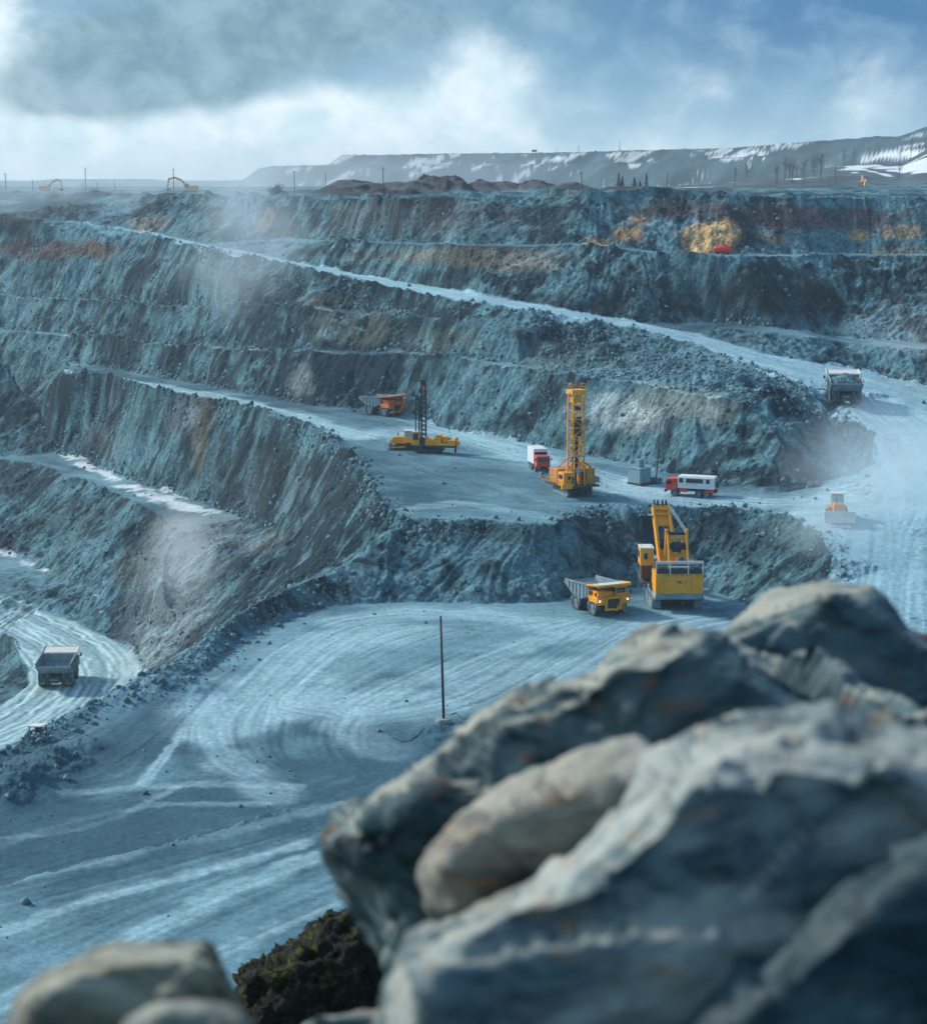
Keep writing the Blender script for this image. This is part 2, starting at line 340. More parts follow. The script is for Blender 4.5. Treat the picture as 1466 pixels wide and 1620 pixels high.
TR = [main_c, low_c,
  trk([(-50,585),(110,585),(240,603),(360,625),(480,655),(620,675)], 50.3), trk([(480,655),(640,690),(800,740),(1000,775),(1200,795),(1340,800)], 52.5),
  trk([(560,655),(700,700),(860,735),(1050,770),(1300,790)], 52.3), trk([(620,800),(800,805),(1000,790)], 53.5), trk([(560,720),(700,760),(900,800)], 53),
  trk([(-40,1400),(200,1340),(400,1285),(560,1245),(760,1180)], 64.8), trk([(-40,1600),(200,1480),(400,1390),(600,1320),(760,1250)], 66),
  trk([(-40,1480),(200,1420),(480,1350),(620,1290)], 65.6), trk([(0,1290),(90,1235),(200,1180),(290,1120),(370,1060),(460,990),(560,968),(700,975),(840,985)], 64.1),
  trk([(225,1240),(262,1190),(300,1130),(360,1090),(430,1030),(520,985),(640,970),(800,975)], 64),
  trk([(320,1110),(318,1160),(350,1205),(420,1240),(520,1265),(640,1255)], 64.3), trk([(900,985),(800,1020),(700,1060),(600,1100),(540,1140),(540,1180),(600,1225)], 64.2),
  trk([(0,1330),(150,1285),(300,1262),(520,1262)], 64.5), trk([(100,1250),(280,1230),(460,1245)], 64.5), trk([(960,990),(860,1050),(740,1110),(600,1130),(500,1120)], 64.1),
  trk([(840,985),(950,975),(1050,965)], 63.5)]
st = 6
xs_, ys_ = XX[::st, ::st], YY[::st, ::st]
tc2 = np.zeros(xs_.shape); ts2 = np.zeros(xs_.shape)
for pl in TR:
    for k in range(len(pl) - 1):
        ax, ay = pl[k]; bx, by = pl[k + 1][0] - ax, pl[k + 1][1] - ay; L = bx * bx + by * by + 1e-9
        t = np.clip(((xs_ - ax) * bx + (ys_ - ay) * by) / L, 0, 1)
        d2 = (xs_ - ax - bx * t) ** 2 + (ys_ - ay - by * t) ** 2
        w = 1 / (d2 + 4) ** 1.5; an = 2 * math.atan2(by, bx)
        tc2 += w * math.cos(an); ts2 += w * math.sin(an)
ang = np.arctan2(ts2, tc2) / 2
def upsamp(A):
    jj = np.clip(np.arange(NR) / st, 0, A.shape[0] - 1.001); ii = np.clip(np.arange(NU) / st, 0, A.shape[1] - 1.001)
    j = jj.astype(int); i = ii.astype(int); b = (jj - j)[:, None]; a = (ii - i)[None, :]
    B = A[j]; B1 = A[j + 1]; B = B * (1 - b) + B1 * b
    return B[:, i] * (1 - a) + B[:, i + 1] * a
m2c = upsamp(np.cos(2 * ang)); m2s = upsamp(np.sin(2 * ang)); ang = np.arctan2(m2s, m2c) / 2
tx, ty = np.cos(ang), np.sin(ang)
dgx, dgy = -gx / (sl_ + 1e-6), -gy / (sl_ + 1e-6)
wob_ = fbm(XX, YY, 28, 3, .5, 19.) * 1.5; dgx, dgy = dgx * np.cos(wob_) - dgy * np.sin(wob_), dgx * np.sin(wob_) + dgy * np.cos(wob_)
sgn = np.sign(dgx * tx + dgy * ty); sgn[sgn == 0] = 1
fx = dgx * face + tx * sgn * (1 - face); fy = dgy * face + ty * sgn * (1 - face)
nrm = np.hypot(fx, fy) + 1e-6; fx /= nrm; fy /= nrm
# line integral convolution: noise drawn out down the slopes and along the tracks
def cell(x, y, wl, sd): return perlin(x / wl + sd, y / wl - sd * .7)
JN = int(np.searchsorted(ys, 760)); xx, yy = XX[:JN], YY[:JN]; FX, FY, FC = fx[:JN].astype(np.float32), fy[:JN].astype(np.float32), face[:JN]
dlog = np.gradient(np.arange(NR).astype(float), lys)[:JN]
facc = np.zeros((JN, NU), np.float32); cacc = np.zeros((JN, NU), np.float32); tot = 0
II, JJ = np.meshgrid(np.arange(NU, dtype=np.float32), np.arange(JN, dtype=np.float32))
for sg in (1, -1):
    x, y = xx.copy(), yy.copy(); jit = _rng.rand(JN, NU).astype(np.float32); x = x + FX * jit * .6; y = y + FY * jit * .6; fi, fj = II.copy(), JJ.copy(); pfx, pfy = FX, FY
    NS = 15
    for k in range(NS):
        i = np.clip(fi, 0, NU - 1).astype(np.int32); j = np.clip(fj, 0, JN - 1).astype(np.int32)
        vx, vy = FX[j, i], FY[j, i]
        fl = np.sign(vx * pfx + vy * pfy); fl[fl == 0] = 1; vx = vx * fl; vy = vy * fl; pfx, pfy = vx, vy
        step = (.5 + .25 * (1 - FC)) * sg
        x = x + vx * step; y = y + vy * step
        fi = ((x / y - U0) / du).astype(np.float32); fj = (JJ + (np.log(y / yy)) * dlog[:, None]).astype(np.float32)
        w = 1 - k / NS * .8
        facc += (cell(x, y, .9, 3.3) * w).astype(np.float32)
        if k % 2 == 0: cacc += (cell(x, y, 3.4, 9.7) * w * 2).astype(np.float32)
        tot += w
def norm(A): A = A - A.mean(); return A / (A.std() + 1e-6)
lf = np.zeros((NR, NU)); lc = np.zeros((NR, NU))
lf[:JN] = norm(facc); lc[:JN] = norm(cacc)
lf[JN:] = fbm(XX[JN:], YY[JN:], 8, 3) * 2.5; lc[JN:] = fbm(XX[JN:], YY[JN:], 30, 3) * 2.5
fn = smooth(1000 - YY, 0, 250)
# relief
rock = fbm(XX, YY, 7, 4, .55, 12.0, ridged=True); rk2 = fbm(XX, YY, 2.2, 3, .55, 77.0)
curv = blur(Z, 3) - blur(Z, 26)            # + near crests, - near toes
crest_m = smooth(curv, .05, .9) * face; toe_m = smooth(-curv, .05, .9) * smooth(sl_, .05, .2)
ycd, _ = near_line(yard_crest, 16); amp = face * fn * (1 - .6 * np.exp(-(ycd / 9) ** 2))
gm2 = np.clip(.55 + 1.5 * fbm(XX, YY, 45, 3, .5, 88.), .08, 1.5)
outc = smooth(fbm(XX, YY, 30, 3, .5, 140.), -.12, .3)      # where solid rock crops out of the face
H = Z + amp * (lc * .10 * gm2 * (1 - .75 * crest_m) + lf * .07 + (rock - .2) * (.35 + 1.7 * outc * (.35 + crest_m)) + rk2 * (.38 + .55 * outc) + fbm(XX, YY, 16, 3, .5, 7.7) * .9)
H += (1 - face) * fn * (fbm(XX, YY, 30, 3, .5, 5.5) * .35 + lf * .012 + lc * .016 + rk2 * .05)
H += toe_m * fn * (fbm(XX, YY, 3.0, 3, .6, 91.) * .7)
# windrows of rubble along road and bench edges
for pl, hgt, wd in ((road_near, .9, 1.7), (yard_crest, .35, 2.2), (mb_crest[:11], .7, 1.6)):
    d, s = near_line(pl, 14)
    w2 = fbm(XX, YY, 9, 3, .5, 44.)
    H += np.exp(-((d + w2 * 2.2) / wd) ** 2) * hgt * (1 + 1.1 * fbm(XX, YY, 4.0, 3, .6, 21.)) * fn
crd, crs = near_line(crest_line, 60)
plat = (YY < 1040) * (Z > -10.5) * smooth(YY, 470, 500) * (1 - smooth(sl_, .1, .25))      # rough tipped ground on the rim plateau
H += plat * fn * (fbm(XX, YY, 22, 4, .55, 66.) * 1.7 + np.exp(-(crd / 6) ** 2) * 1.3 * (.6 + fbm(XX, YY, 8, 3, .6, 67.) * 1.6))
hillf = smooth(YY, 1040, 1250); H += hillf * (fbm(XX - Z * 1.9, YY * .06 + Z * .8, 26, 4, .6, 19.) * 5.5 * ridge_m + fbm(XX, YY, 30, 4, .6, 4.) * 1.5)
dmain, _ = near_line(main_c, 30); dlow, _ = near_line(low_c, 24)
# local heap under the pole in the yard, and the dozed heaps at the yard edge
def heap(px, py, d, rad, hgt, seed=0):
    q = P(px, py, d); w = win(q[0] - 3 * rad, q[0] + 3 * rad, q[1] - 3 * rad, q[1] + 3 * rad); x, y = XX[w], YY[w]
    dd_ = np.hypot(x - q[0], y - q[1]) + fbm(x, y, 4, 2, .5, seed) * rad * .35
    H[w] += hgt * np.exp(-(dd_ / rad) ** 2) * (1 + .4 * fbm(x, y, 1.7, 3, .6, 6.) + .3 * rock[w]) * (smooth(dmain[w], 10, 15) if d < 60 else 1)
heap(702, 1158, 64.1, 4.2, 1.3)
for (px, py, rad, hgt) in [(90,1205,3.5,1.6),(40,1230,4,1.8),(130,1180,3,1.2),(10,1255,3,1.3),(245,1098,5,1.3),(300,1085,4,.8)]:
    heap(px, py, 64, rad, hgt, px)
for (px, py, d, rad, hgt) in [(1150,585,36,7,1.8),(1230,640,41,8,2.5),(1270,700,47,6,2.0)]:
    heap(px, py, d, rad, hgt, px)
def Hat(x, y): return float(sample(H, np.array([x]), np.array([y]))[0])
def ground(px, py, Dmin=110.):
    """first point of the ground met by the view ray through a photograph pixel"""
    u, r = ray(px, py); fi = (u - U0) / du; i = int(min(max(fi, 0), NU - 2)); a = fi - i
    zc_ = H[:, i] * (1 - a) + H[:, i + 1] * a; dz = zc_ + r * ys
    k = np.where((dz >= 0) & (ys > Dmin))[0]
    if len(k) == 0: return Vector((u * 900, 900, -6.5))
    k = k[0]
    if k == 0: return Vector((u * ys[0], ys[0], zc_[0]))
    t = -dz[k - 1] / (dz[k] - dz[k - 1] + 1e-9); t = min(max(t, 0), 1); D = ys[k - 1] * (1 - t) + ys[k] * t
    return Vector((u * D, D, -r * D))
# ------------------------------------------------------------------ what the ground is made of (rock, dust, clay, snow), per vertex
def lerp3(a, b, t): return a * (1 - t[..., None]) + b * t[..., None]
c3 = lambda *a: np.array(a, dtype=float)
big = fbm(XX, YY, 60, 4, .55, 2.2); med = fbm(XX, YY, 14, 4, .55, 61.)
blk = fbm(XX, YY, 3.2, 3, .6, 212.)
strat = fbm(XX * .04 + .3 * blk, Z + 1.2 * med, 2.6, 3, .6, 5.)
tone = np.clip(.40 + .06 * lf + .07 * lc + 1.7 * med + 1.6 * big + 1.5 * blk + .6 * strat, 0, 1)
ROCKD, ROCKL = c3(.014, .036, .048), c3(.160, .250, .270)
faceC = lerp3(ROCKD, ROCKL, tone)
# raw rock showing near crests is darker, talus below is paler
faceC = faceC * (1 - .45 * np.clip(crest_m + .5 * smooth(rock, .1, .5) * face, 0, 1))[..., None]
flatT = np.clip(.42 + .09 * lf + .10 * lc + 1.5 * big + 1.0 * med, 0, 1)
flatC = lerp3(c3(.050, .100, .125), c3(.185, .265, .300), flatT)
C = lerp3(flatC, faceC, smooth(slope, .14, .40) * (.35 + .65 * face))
ALL = (slice(0, NR), slice(0, NU))
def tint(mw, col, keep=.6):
    """earth of its own colour where the mask is; its texture stays"""
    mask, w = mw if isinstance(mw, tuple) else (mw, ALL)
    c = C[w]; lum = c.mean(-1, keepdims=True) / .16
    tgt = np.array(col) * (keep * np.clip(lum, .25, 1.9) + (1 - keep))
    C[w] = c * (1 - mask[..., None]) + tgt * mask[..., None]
def spot(px, py, rx, ry, soft=.5, dmax=60, seed=0., wob=.5, rot=0., amt=1.):
    """patch on the ground round a place seen in the photograph, measured in metres along and up the face"""
    g = ground(px, py); s = FPX / g.y; m = 2.2 * max(rx, ry) / s
    w = win(g.x - m, g.x + m, g.y - dmax, g.y + dmax); x, y, z = XX[w], YY[w], Z[w]
    ax = (x - g.x) / (rx / s); az_ = (z - g.z + (y - g.y) * (-g.z / g.y)) / (ry / s)
    ca, sa = math.cos(rot), math.sin(rot); ax, az_ = ax * ca + az_ * sa, -ax * sa + az_ * ca
    q = np.sqrt(ax ** 2 + az_ ** 2) + wob * fbm(x, z * 2 + y * .3, max(rx, ry) / s * .6, 4, .6, seed)
    return (1 - smooth(q, 1 - soft, 1 + soft * .3)) * amt, w
# haul roads: pale crushed dust with wheel tracks
roadp = pip([q[:2] for q in road_near] + [q[:2] for q in road_far[1:18]][::-1], XX + wx * near, YY + wy * near); rm = blur(roadp.astype(float), 1)
roadT = np.clip(.52 + .14 * lf + .12 * lc + .3 * med, 0, 1)
C = lerp3(C, lerp3(c3(.30, .37, .40), c3(.52, .60, .63), roadT), rm * .92 * (1 - smooth(slope, .3, .6)))
rp = smooth(XX - 14 * smooth(YY, 325, 350), 47, 54) * (1 - smooth(YY, 395, 415)) * smooth(YY, 245, 262) * (1 - smooth(slope, .3, .6))
C = lerp3(C, lerp3(c3(.29, .36, .39), c3(.47, .55, .58), roadT), rp * .9)
dl2 = dlow + fbm(XX, YY, 6, 2, .5, 14.) * 1.2
lp = pip([P(*q)[:2] for q in [(-330,905,87),(-150,925,88),(0,945,88.5),(60,963,89),(120,985,89.5),(180,1015,90),(215,1043,90),(232,1070,90.2),(222,1095,90.5),(190,1125,91),(130,1160,91),(60,1195,91),(-20,1235,91.5),(-200,1330,92),(-250,1225,91.5),(-80,1150,91),(0,1118,90.8),(38,1090,90.4),(45,1062,90.2),(28,1030,90),(0,1003,90),(-150,955,89),(-330,925,88)]], XX + 1.5 * med, YY + 2 * med)
lm = blur(lp.astype(float), 2)
strp = .5 + .5 * np.sin(dl2 * 3.1 + lc * .8 + 1.5 * fbm(XX, YY, 25, 2, .5, 8.))
C = lerp3(C, lerp3(c3(.17, .22, .24), c3(.72, .74, .70), np.clip(.22 + .62 * strp * (.55 + .45 * np.sin(dl2 * 1.1)) + .12 * lf + .22 * smooth(dlow, 7, 11), 0, 1)), lm * (1 - smooth(slope, .6, .9)))
# dust strips and worn lanes on the yard and the bench
def path_win(pl, w): return win(min(p[0] for p in pl) - w, max(p[0] for p in pl) + w, min(p[1] for p in pl) - w, max(p[1] for p in pl) + w)
def lane(pts, d, w, amt, col, seed=0.):
    pl = trk(pts, d); W_ = path_win(pl, w * 1.8); x, y = XX[W_], YY[W_]
    dd_, s = seg_dist(x, y, pl); dd_ = dd_ + fbm(x, y, w * 2.2, 3, .55, seed) * w * .8
    m = (1 - smooth(dd_, w * .35, w * 1.15)) * amt * np.clip(.68 + .16 * lf[W_], 0, 1.1) * (1 - smooth(slope[W_], .35, .6))
    C[W_] = lerp3(C[W_], np.array(col), np.clip(m, 0, 1))
PALE = (.48, .53, .56); DARKG = (.055, .100, .135)
lane([(620,1010),(520,1020),(450,1075),(400,1110),(350,1150)], 64.2, 9, .85, PALE, 1); lane([(540,985),(640,972),(800,978),(900,1000)], 63.8, 5, .7, PALE, 2)
lane([(1080,1000),(960,1050),(820,1075),(700,1105),(600,1115),(480,1115)], 64.2, 8, .75, PALE, 3); lane([(620,1180),(540,1150),(560,1110),(680,1070),(860,1020)], 64.2, 4, .6, PALE, 4)
lane([(330,1110),(325,1160),(360,1210),(440,1250)], 64.3, 3, .6, PALE, 5); lane([(300,1150),(262,1190),(225,1235)], 64.3, .9, .7, PALE, 6); lane([(100,1255),(300,1235),(470,1240)], 64.5, 1.2, .45, PALE, 7)
lane([(0,1330),(120,1290),(260,1265),(420,1262)], 64.5, 1.0, .5, PALE, 8); lane([(0,1320),(90,1310),(190,1285),(280,1240)], 64.5, .7, .6, PALE, 9)
lane([(-30,1600),(150,1530),(300,1455),(420,1400),(560,1350)], 66, 2.0, .8, (.46, .53, .55), 10); lane([(-30,1500),(180,1430),(360,1385),(480,1350)], 66, 1.3, .75, PALE, 11)
lane([(30,1620),(200,1570),(380,1500),(560,1430)], 66, 1.2, .6, PALE, 18); lane([(-40,1420),(200,1370),(400,1320),(560,1285)], 65.8, 1.8, .5, PALE, 19)
lane([(-20,1400),(100,1378),(300,1322),(450,1290),(560,1262)], 65.2, 1.1, .85, DARKG, 12); lane([(60,1270),(170,1310),(300,1290)], 64.6, 5, .6, DARKG, 13); lane([(350,1000),(250,1110),(150,1190),(0,1290)], 64, .7, .8, DARKG, 14)
lane([(250,1160),(210,1190),(180,1205)], 64.3, .35, .95, (.02, .035, .05), 15); lane([(640,1160),(700,1185),(820,1160),(900,1120)], 64.2, 6, .6, DARKG, 16); lane([(900,1100),(1000,1040),(1080,1010)], 64.2, 3, .5, DARKG, 17)
lane([(-60,1300),(60,1300),(200,1290),(330,1300)], 64.6, 9, .6, DARKG, 35); lane([(560,1200),(700,1210),(800,1150)], 64.3, 8, .5, DARKG, 36); lane([(0,1240),(120,1210),(230,1150)], 64.2, 6, .65, DARKG, 37); lane([(300,1330),(360,1275),(470,1290)], 64.6, 4, .45, DARKG, 33); lane([(-30,1340),(60,1360),(200,1330)], 64.6, 5, .6, DARKG, 34)
lane([(110,592),(240,612),(360,632),(480,662),(580,690)], 50.3, 4, .95, (.50, .56, .56), 20); lane([(560,700),(640,690),(760,700),(880,740),(1000,765)], 52, 8, .8, PALE, 21); lane([(650,668),(760,700),(860,730)], 51.5, 4, .8, (.46,.53,.55), 22)
lane([(1000,770),(1100,790),(1250,795),(1400,800)], 53, 7, .9, PALE, 23); lane([(480,640),(560,665),(700,690)], 50.5, 3, .5, DARKG, 24); lane([(560,735),(640,745),(760,760),(880,770)], 52.8, 7, .7, DARKG, 25); lane([(900,735),(1000,748),(1150,775),(1280,785)], 52.4, 2.5, .6, DARKG, 26)
lane([(640,812),(720,800),(860,815)], 53.3, 2.5, .45, PALE, 27)
C = lerp3(C, faceC * .9, plat * .8)
C = C * lerp3(c3(.73, 1.01, 1.05), c3(.73, 1.01, 1.07), face)
# snow lying on the deep bench and narrow pale ledges on the benches above
def thin(pts, w, amt, col, seed):
    pl = [P(*q)[:2] for q in pts]; W_ = path_win(pl, w * 2.5); x, y = XX[W_], YY[W_]; dd_, s = seg_dist(x, y, pl)
    m = (1 - smooth(dd_ + fbm(x, y, 7, 3, .6, seed) * w * 1.6, w * .3, w)) * amt * (1 - smooth(slope[W_], .3, .6)) * smooth(fbm(x, y, 12, 3, .6, seed + 5), -.42, .05)
    C[W_] = lerp3(C[W_], np.array(col), m)
thin([(80,708,69.3),(200,770,70),(262,795,70.3),(345,812,70)], 2.6, .85, (.62,.68,.70), 41.); thin([(260,775,69),(300,788,69.2)], 1.6, .8, (.62,.68,.70), 46.); thin([(0,874,84.6),(70,897,85),(150,940,86),(215,990,87)], 2.2, .75, (.6,.66,.68), 43.)
thin([(0,526,43.9),(150,534,43.2),(300,551,42.1),(425,558.5,40.7),(500,557,39.1),(640,561,38.4),(733,569,37.6),(883,591,38.4),(1000,609,39),(1110,630,39.8)], 2.6, .65, (.40,.48,.50), 45.)
thin([(0,471,35),(110,476,34.7),(250,486,34),(425,483,30.8),(575,501,31.7),(733,508,30.6)], 1.8, .5, (.36,.44,.46), 48.); thin([(660,388,17.3),(733,389,17.4),(933,389,17),(1053,403,18.4),(1233,406,18.2),(1466,405,18)], 2.5, .45, (.32,.40,.43), 49.)
# earth colours
for (px, py, rx, ry, col, amt, rot) in [
    (1128,374,50,25,(.56,.36,.17),1.0,.1),(1152,364,28,21,(.54,.34,.15),1.0,0),(1108,386,30,13,(.54,.36,.17),1.0,0),(995,372,26,16,(.36,.22,.10),.85,.6),(945,383,26,8,(.32,.20,.10),.7,.3),(1012,350,16,12,(.26,.15,.09),.7,.6),
    (1225,378,26,10,(.30,.22,.12),.8,0),(1358,370,20,10,(.42,.26,.10),.85,0),(1430,366,40,14,(.34,.23,.12),.75,.1),(1290,345,190,22,(.10,.062,.065),.85,0),(1100,335,120,14,(.10,.062,.065),.75,0),(1420,395,50,10,(.22,.16,.11),.5,0),
    (640,345,240,30,(.10,.085,.085),.5,0),(430,355,40,22,(.30,.18,.10),.6,.5),(235,355,40,14,(.26,.19,.13),.6,.3),(60,395,90,20,(.095,.055,.045),.8,0),(150,395,50,18,(.10,.055,.040),.85,0),(20,352,60,10,(.10,.06,.05),.4,0),
    (730,405,230,16,(.22,.20,.15),.65,0),(820,420,90,12,(.26,.20,.13),.5,0),(560,520,90,34,(.20,.24,.19),.55,.2),(520,480,60,16,(.20,.20,.16),.35,0),(700,540,70,24,(.20,.25,.21),.45,0),(1060,640,80,34,(.19,.22,.18),.6,0),(960,650,60,30,(.36,.44,.44),.65,.5),(1010,665,40,24,(.34,.40,.38),.6,.4),(1130,655,34,26,(.30,.34,.30),.5,.3),(900,570,100,20,(.15,.20,.18),.4,0),
    (318,690,16,70,(.20,.17,.09),.65,-.5),(265,850,60,44,(.13,.125,.105),.6,0),(210,900,50,40,(.12,.12,.10),.45,0),(300,660,60,40,(.13,.11,.095),.5,0),(420,860,60,22,(.20,.20,.18),.4,0),(475,605,26,30,(.34,.40,.41),.65,-.5),(160,700,60,30,(.13,.12,.11),.35,0),(1440,610,60,30,(.12,.15,.15),.3,0)]:
    tint(spot(px, py, rx, ry, .45, 40, px * .1, .55, rot, amt), col)
# brown spoil mounds
tint(np.clip(mm * .9, 0, 1) * .85, (.062, .050, .050))
tint(spot(1090,850,170,42,.5,30,14.,.4,0,.75), (.018,.042,.056), .9); tint(spot(1000,835,80,30,.5,30,24.,.4,0,.5), (.016,.038,.050), .9); tint(spot(760,846,125,20,.5,20,34.,.5,0,.7), (.018,.040,.054), .95); tint(spot(860,530,80,14,.5,20,44.,.5,0,.7), (.018,.040,.054), .95); tint(spot(380,740,150,50,.5,40,54.,.6,.2,.45), (.05,.068,.072), .9); tint(spot(120,820,110,40,.5,40,64.,.6,.2,.5), (.035,.06,.07), .9)  # alcove and cliff faces: their shade painted into the ground colour
# high wall: cove shade and lit side face painted onto dark rock; pale dust chute
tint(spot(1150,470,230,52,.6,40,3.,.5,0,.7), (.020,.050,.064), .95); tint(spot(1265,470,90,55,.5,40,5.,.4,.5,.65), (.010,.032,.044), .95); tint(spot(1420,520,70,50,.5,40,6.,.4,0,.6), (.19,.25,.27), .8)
tint(spot(470,780,150,80,.6,50,8.,.4,0,.35), (.10,.13,.14), .9)
chd, _ = near_line([q[:2] for q in chute], 26); tint((1 - smooth(chd + 4 * med, 3, 15)) * .8, (.27,.35,.36), .5)
# snow on the far spoil ridge and the near hill
hillm = smooth(YY, 1040, 1200)
HC = lerp3(c3(.022, .050, .068), c3(.070, .125, .150), np.clip(.5 + 1.2 * fbm(XX, YY, 60, 4, .6, 2.), 0, 1)); C = lerp3(C, HC, hillm)
sh = XX - Z * 1.9; st1 = fbm(sh, YY * .04 + Z * 1.3, 38, 4, .62, 71.) + .4 * fbm(sh, Z * 2, 9, 3, .6, 5.)
ridge_face = ridge_m
C = lerp3(C, np.broadcast_to(c3(.66, .72, .74), C.shape), ridge_face * smooth(st1, .20, .27) * .7)
C = lerp3(C, C * (.72 + .5 * np.clip(.5 + 1.6 * fbm(sh, Z * .6, 26, 3, .6, 7.), 0, 1))[..., None], ridge_face)
hz = (YY > 850) & (YY < Dh + 60) & (XX > 90)
st2 = fbm(XX - Z * 1.6, YY * .25, 60, 4, .6, 33.)
C = lerp3(C, np.broadcast_to(c3(.075, .07, .075), C.shape), hz * .6 * smooth(fh, .02, .2))
C = lerp3(C, np.broadcast_to(c3(.7, .76, .8), C.shape), hz * smooth(st2, .24, .28) * smooth(fh, .05, .3) * .9)
bs, w_ = spot(1440, 246, 44, 7, .4, 90, 9., 1.1, .45); C[w_] = lerp3(C[w_], c3(.7, .76, .8), bs * (YY[w_] > 800) * .95)
C = np.clip(C * (1 + (.03 + .09 * face) * _rng.randn(NR, NU) * fn)[..., None], .006, .9)

# ------------------------------------------------------------------ materials
def newmat(name):
    m = bpy.data.materials.new(name); m.use_nodes = True; m.node_tree.nodes.clear(); t = NT(m.node_tree)
    b = t.node('ShaderNodeBsdfPrincipled'); o = t.node('ShaderNodeOutputMaterial'); t.link(b.outputs[0], o.inputs[0])
    return m, t, b
def bump(t, b, h, strength, dist):
    n = t.node('ShaderNodeBump'); n.inputs['Strength'].default_value = strength; n.inputs['Distance'].default_value = dist
    t.link(h, n.inputs['Height']); t.link(n.outputs[0], b.inputs['Normal']); return n
gm_, t, b = newmat('blasted_rock_and_dust')
at = t.node('ShaderNodeAttribute', attribute_name='earth'); tcn = t.node('ShaderNodeTexCoord'); ob = tcn.outputs['Object']
na = t.noise(ob, 1.35, 7, .70); nb = t.noise(ob, .22, 4, .6)
vo = t.node('ShaderNodeTexVoronoi'); vo.inputs['Scale'].default_value = 1.0; t.link(ob, vo.inputs['Vector'])
gn = t.node('ShaderNodeNewGeometry'); gs = t.node('ShaderNodeSeparateXYZ'); t.link(gn.outputs['True Normal'], gs.inputs[0]); rough_ = t.ramp(gs.outputs[2], .97, .80)
k = t.math('ADD', t.math('MULTIPLY', t.math('SUBTRACT', na, .5), t.math('ADD', 1.5, t.math('MULTIPLY', rough_, 1.7))), 1.0)
k2 = t.math('ADD', t.math('MULTIPLY', t.math('SUBTRACT', nb, .5), .6), 1.0)
g = t.node('ShaderNodeVectorMath', operation='SCALE'); t.link(at.outputs['Color'], g.inputs[0]); t.link(t.math('MULTIPLY', k, k2), g.inputs[3])
t.link(g.outputs[0], b.inputs['Base Color']); b.inputs['Roughness'].default_value = .92; b.inputs['Specular IOR Level'].default_value = .15
bn = bump(t, b, t.math('ADD', na, t.math('MULTIPLY', vo.outputs['Distance'], .45)), 1.0, .5)
t.link(t.math('ADD', .14, t.math('MULTIPLY', rough_, .86)), bn.inputs['Strength'])      # trodden flats are smoother than the blasted faces
def plain(name, col, rough=.6, var=.25, scale=1.5, dirt=None, metal=0., spec=.3, bmp=.0):
    """paint, rubber, steel ...: one colour broken up by wear and dust"""
    m, t, b = newmat(name); oc = t.node('ShaderNodeTexCoord').outputs['Object']
    n = t.noise(oc, scale, 5, .62); cc = t.mix(t.ramp(n, .3, .72), tuple(c * (1 - var) for c in col), tuple(min(.95, c * (1 + var)) for c in col))
    if dirt is not None:
        n2_ = t.noise(oc, scale * .45, 6, .7); cc = t.mix(t.math('MULTIPLY', t.ramp(n2_, .42, .72), dirt[1]), cc, dirt[0])
    t.link(cc, b.inputs['Base Color']); b.inputs['Roughness'].default_value = rough; b.inputs['Metallic'].default_value = metal; b.inputs['Specular IOR Level'].default_value = spec
    if bmp: bump(t, b, n, bmp, .05)
    return m
# ------------------------------------------------------------------ the ground itself, in four sheets that share their edges
def grid_obj(name, mask):
    """faces of the grid chosen by mask (per cell) as one mesh"""
    jj, ii = np.nonzero(mask); a = jj * NU + ii
    q = np.stack([a, a + 1, a + NU + 1, a + NU], 1); used, inv = np.unique(q.ravel(), return_inverse=True); inv = inv.reshape(-1, 4)
    co = np.stack([XX.ravel()[used], YY.ravel()[used], H.ravel()[used]], 1).astype(np.float32)
    me = bpy.data.meshes.new(name); me.vertices.add(len(used)); me.vertices.foreach_set('co', co.ravel())
    me.loops.add(inv.size); me.loops.foreach_set('vertex_index', inv.ravel().astype(np.int32))
    me.polygons.add(len(inv)); me.polygons.foreach_set('loop_start', np.arange(0, inv.size, 4, dtype=np.int32))
    me.polygons.foreach_set('loop_total', np.full(len(inv), 4, np.int32)); me.polygons.foreach_set('use_smooth', np.ones(len(inv), bool))
    me.update(calc_edges=True)
    ca = me.attributes.new('earth', 'FLOAT_COLOR', 'POINT'); cc = np.ones((len(used), 4), np.float32); cc[:, :3] = C.reshape(-1, 3)[used]
    ca.data.foreach_set('color', cc.ravel())
    me.materials.append(gm_)
    o = bpy.data.objects.new(name, me); COL.objects.link(o); o['kind'] = 'structure'; return o
cellm = lambda M: M[:-1, :-1]
roadmask = cellm(roadp | lp)
hillmask = cellm(YY > 1040)
grid_obj('quarry_ground', ~roadmask & ~hillmask); grid_obj('haul_road', roadmask & ~hillmask); grid_obj('hills', hillmask)
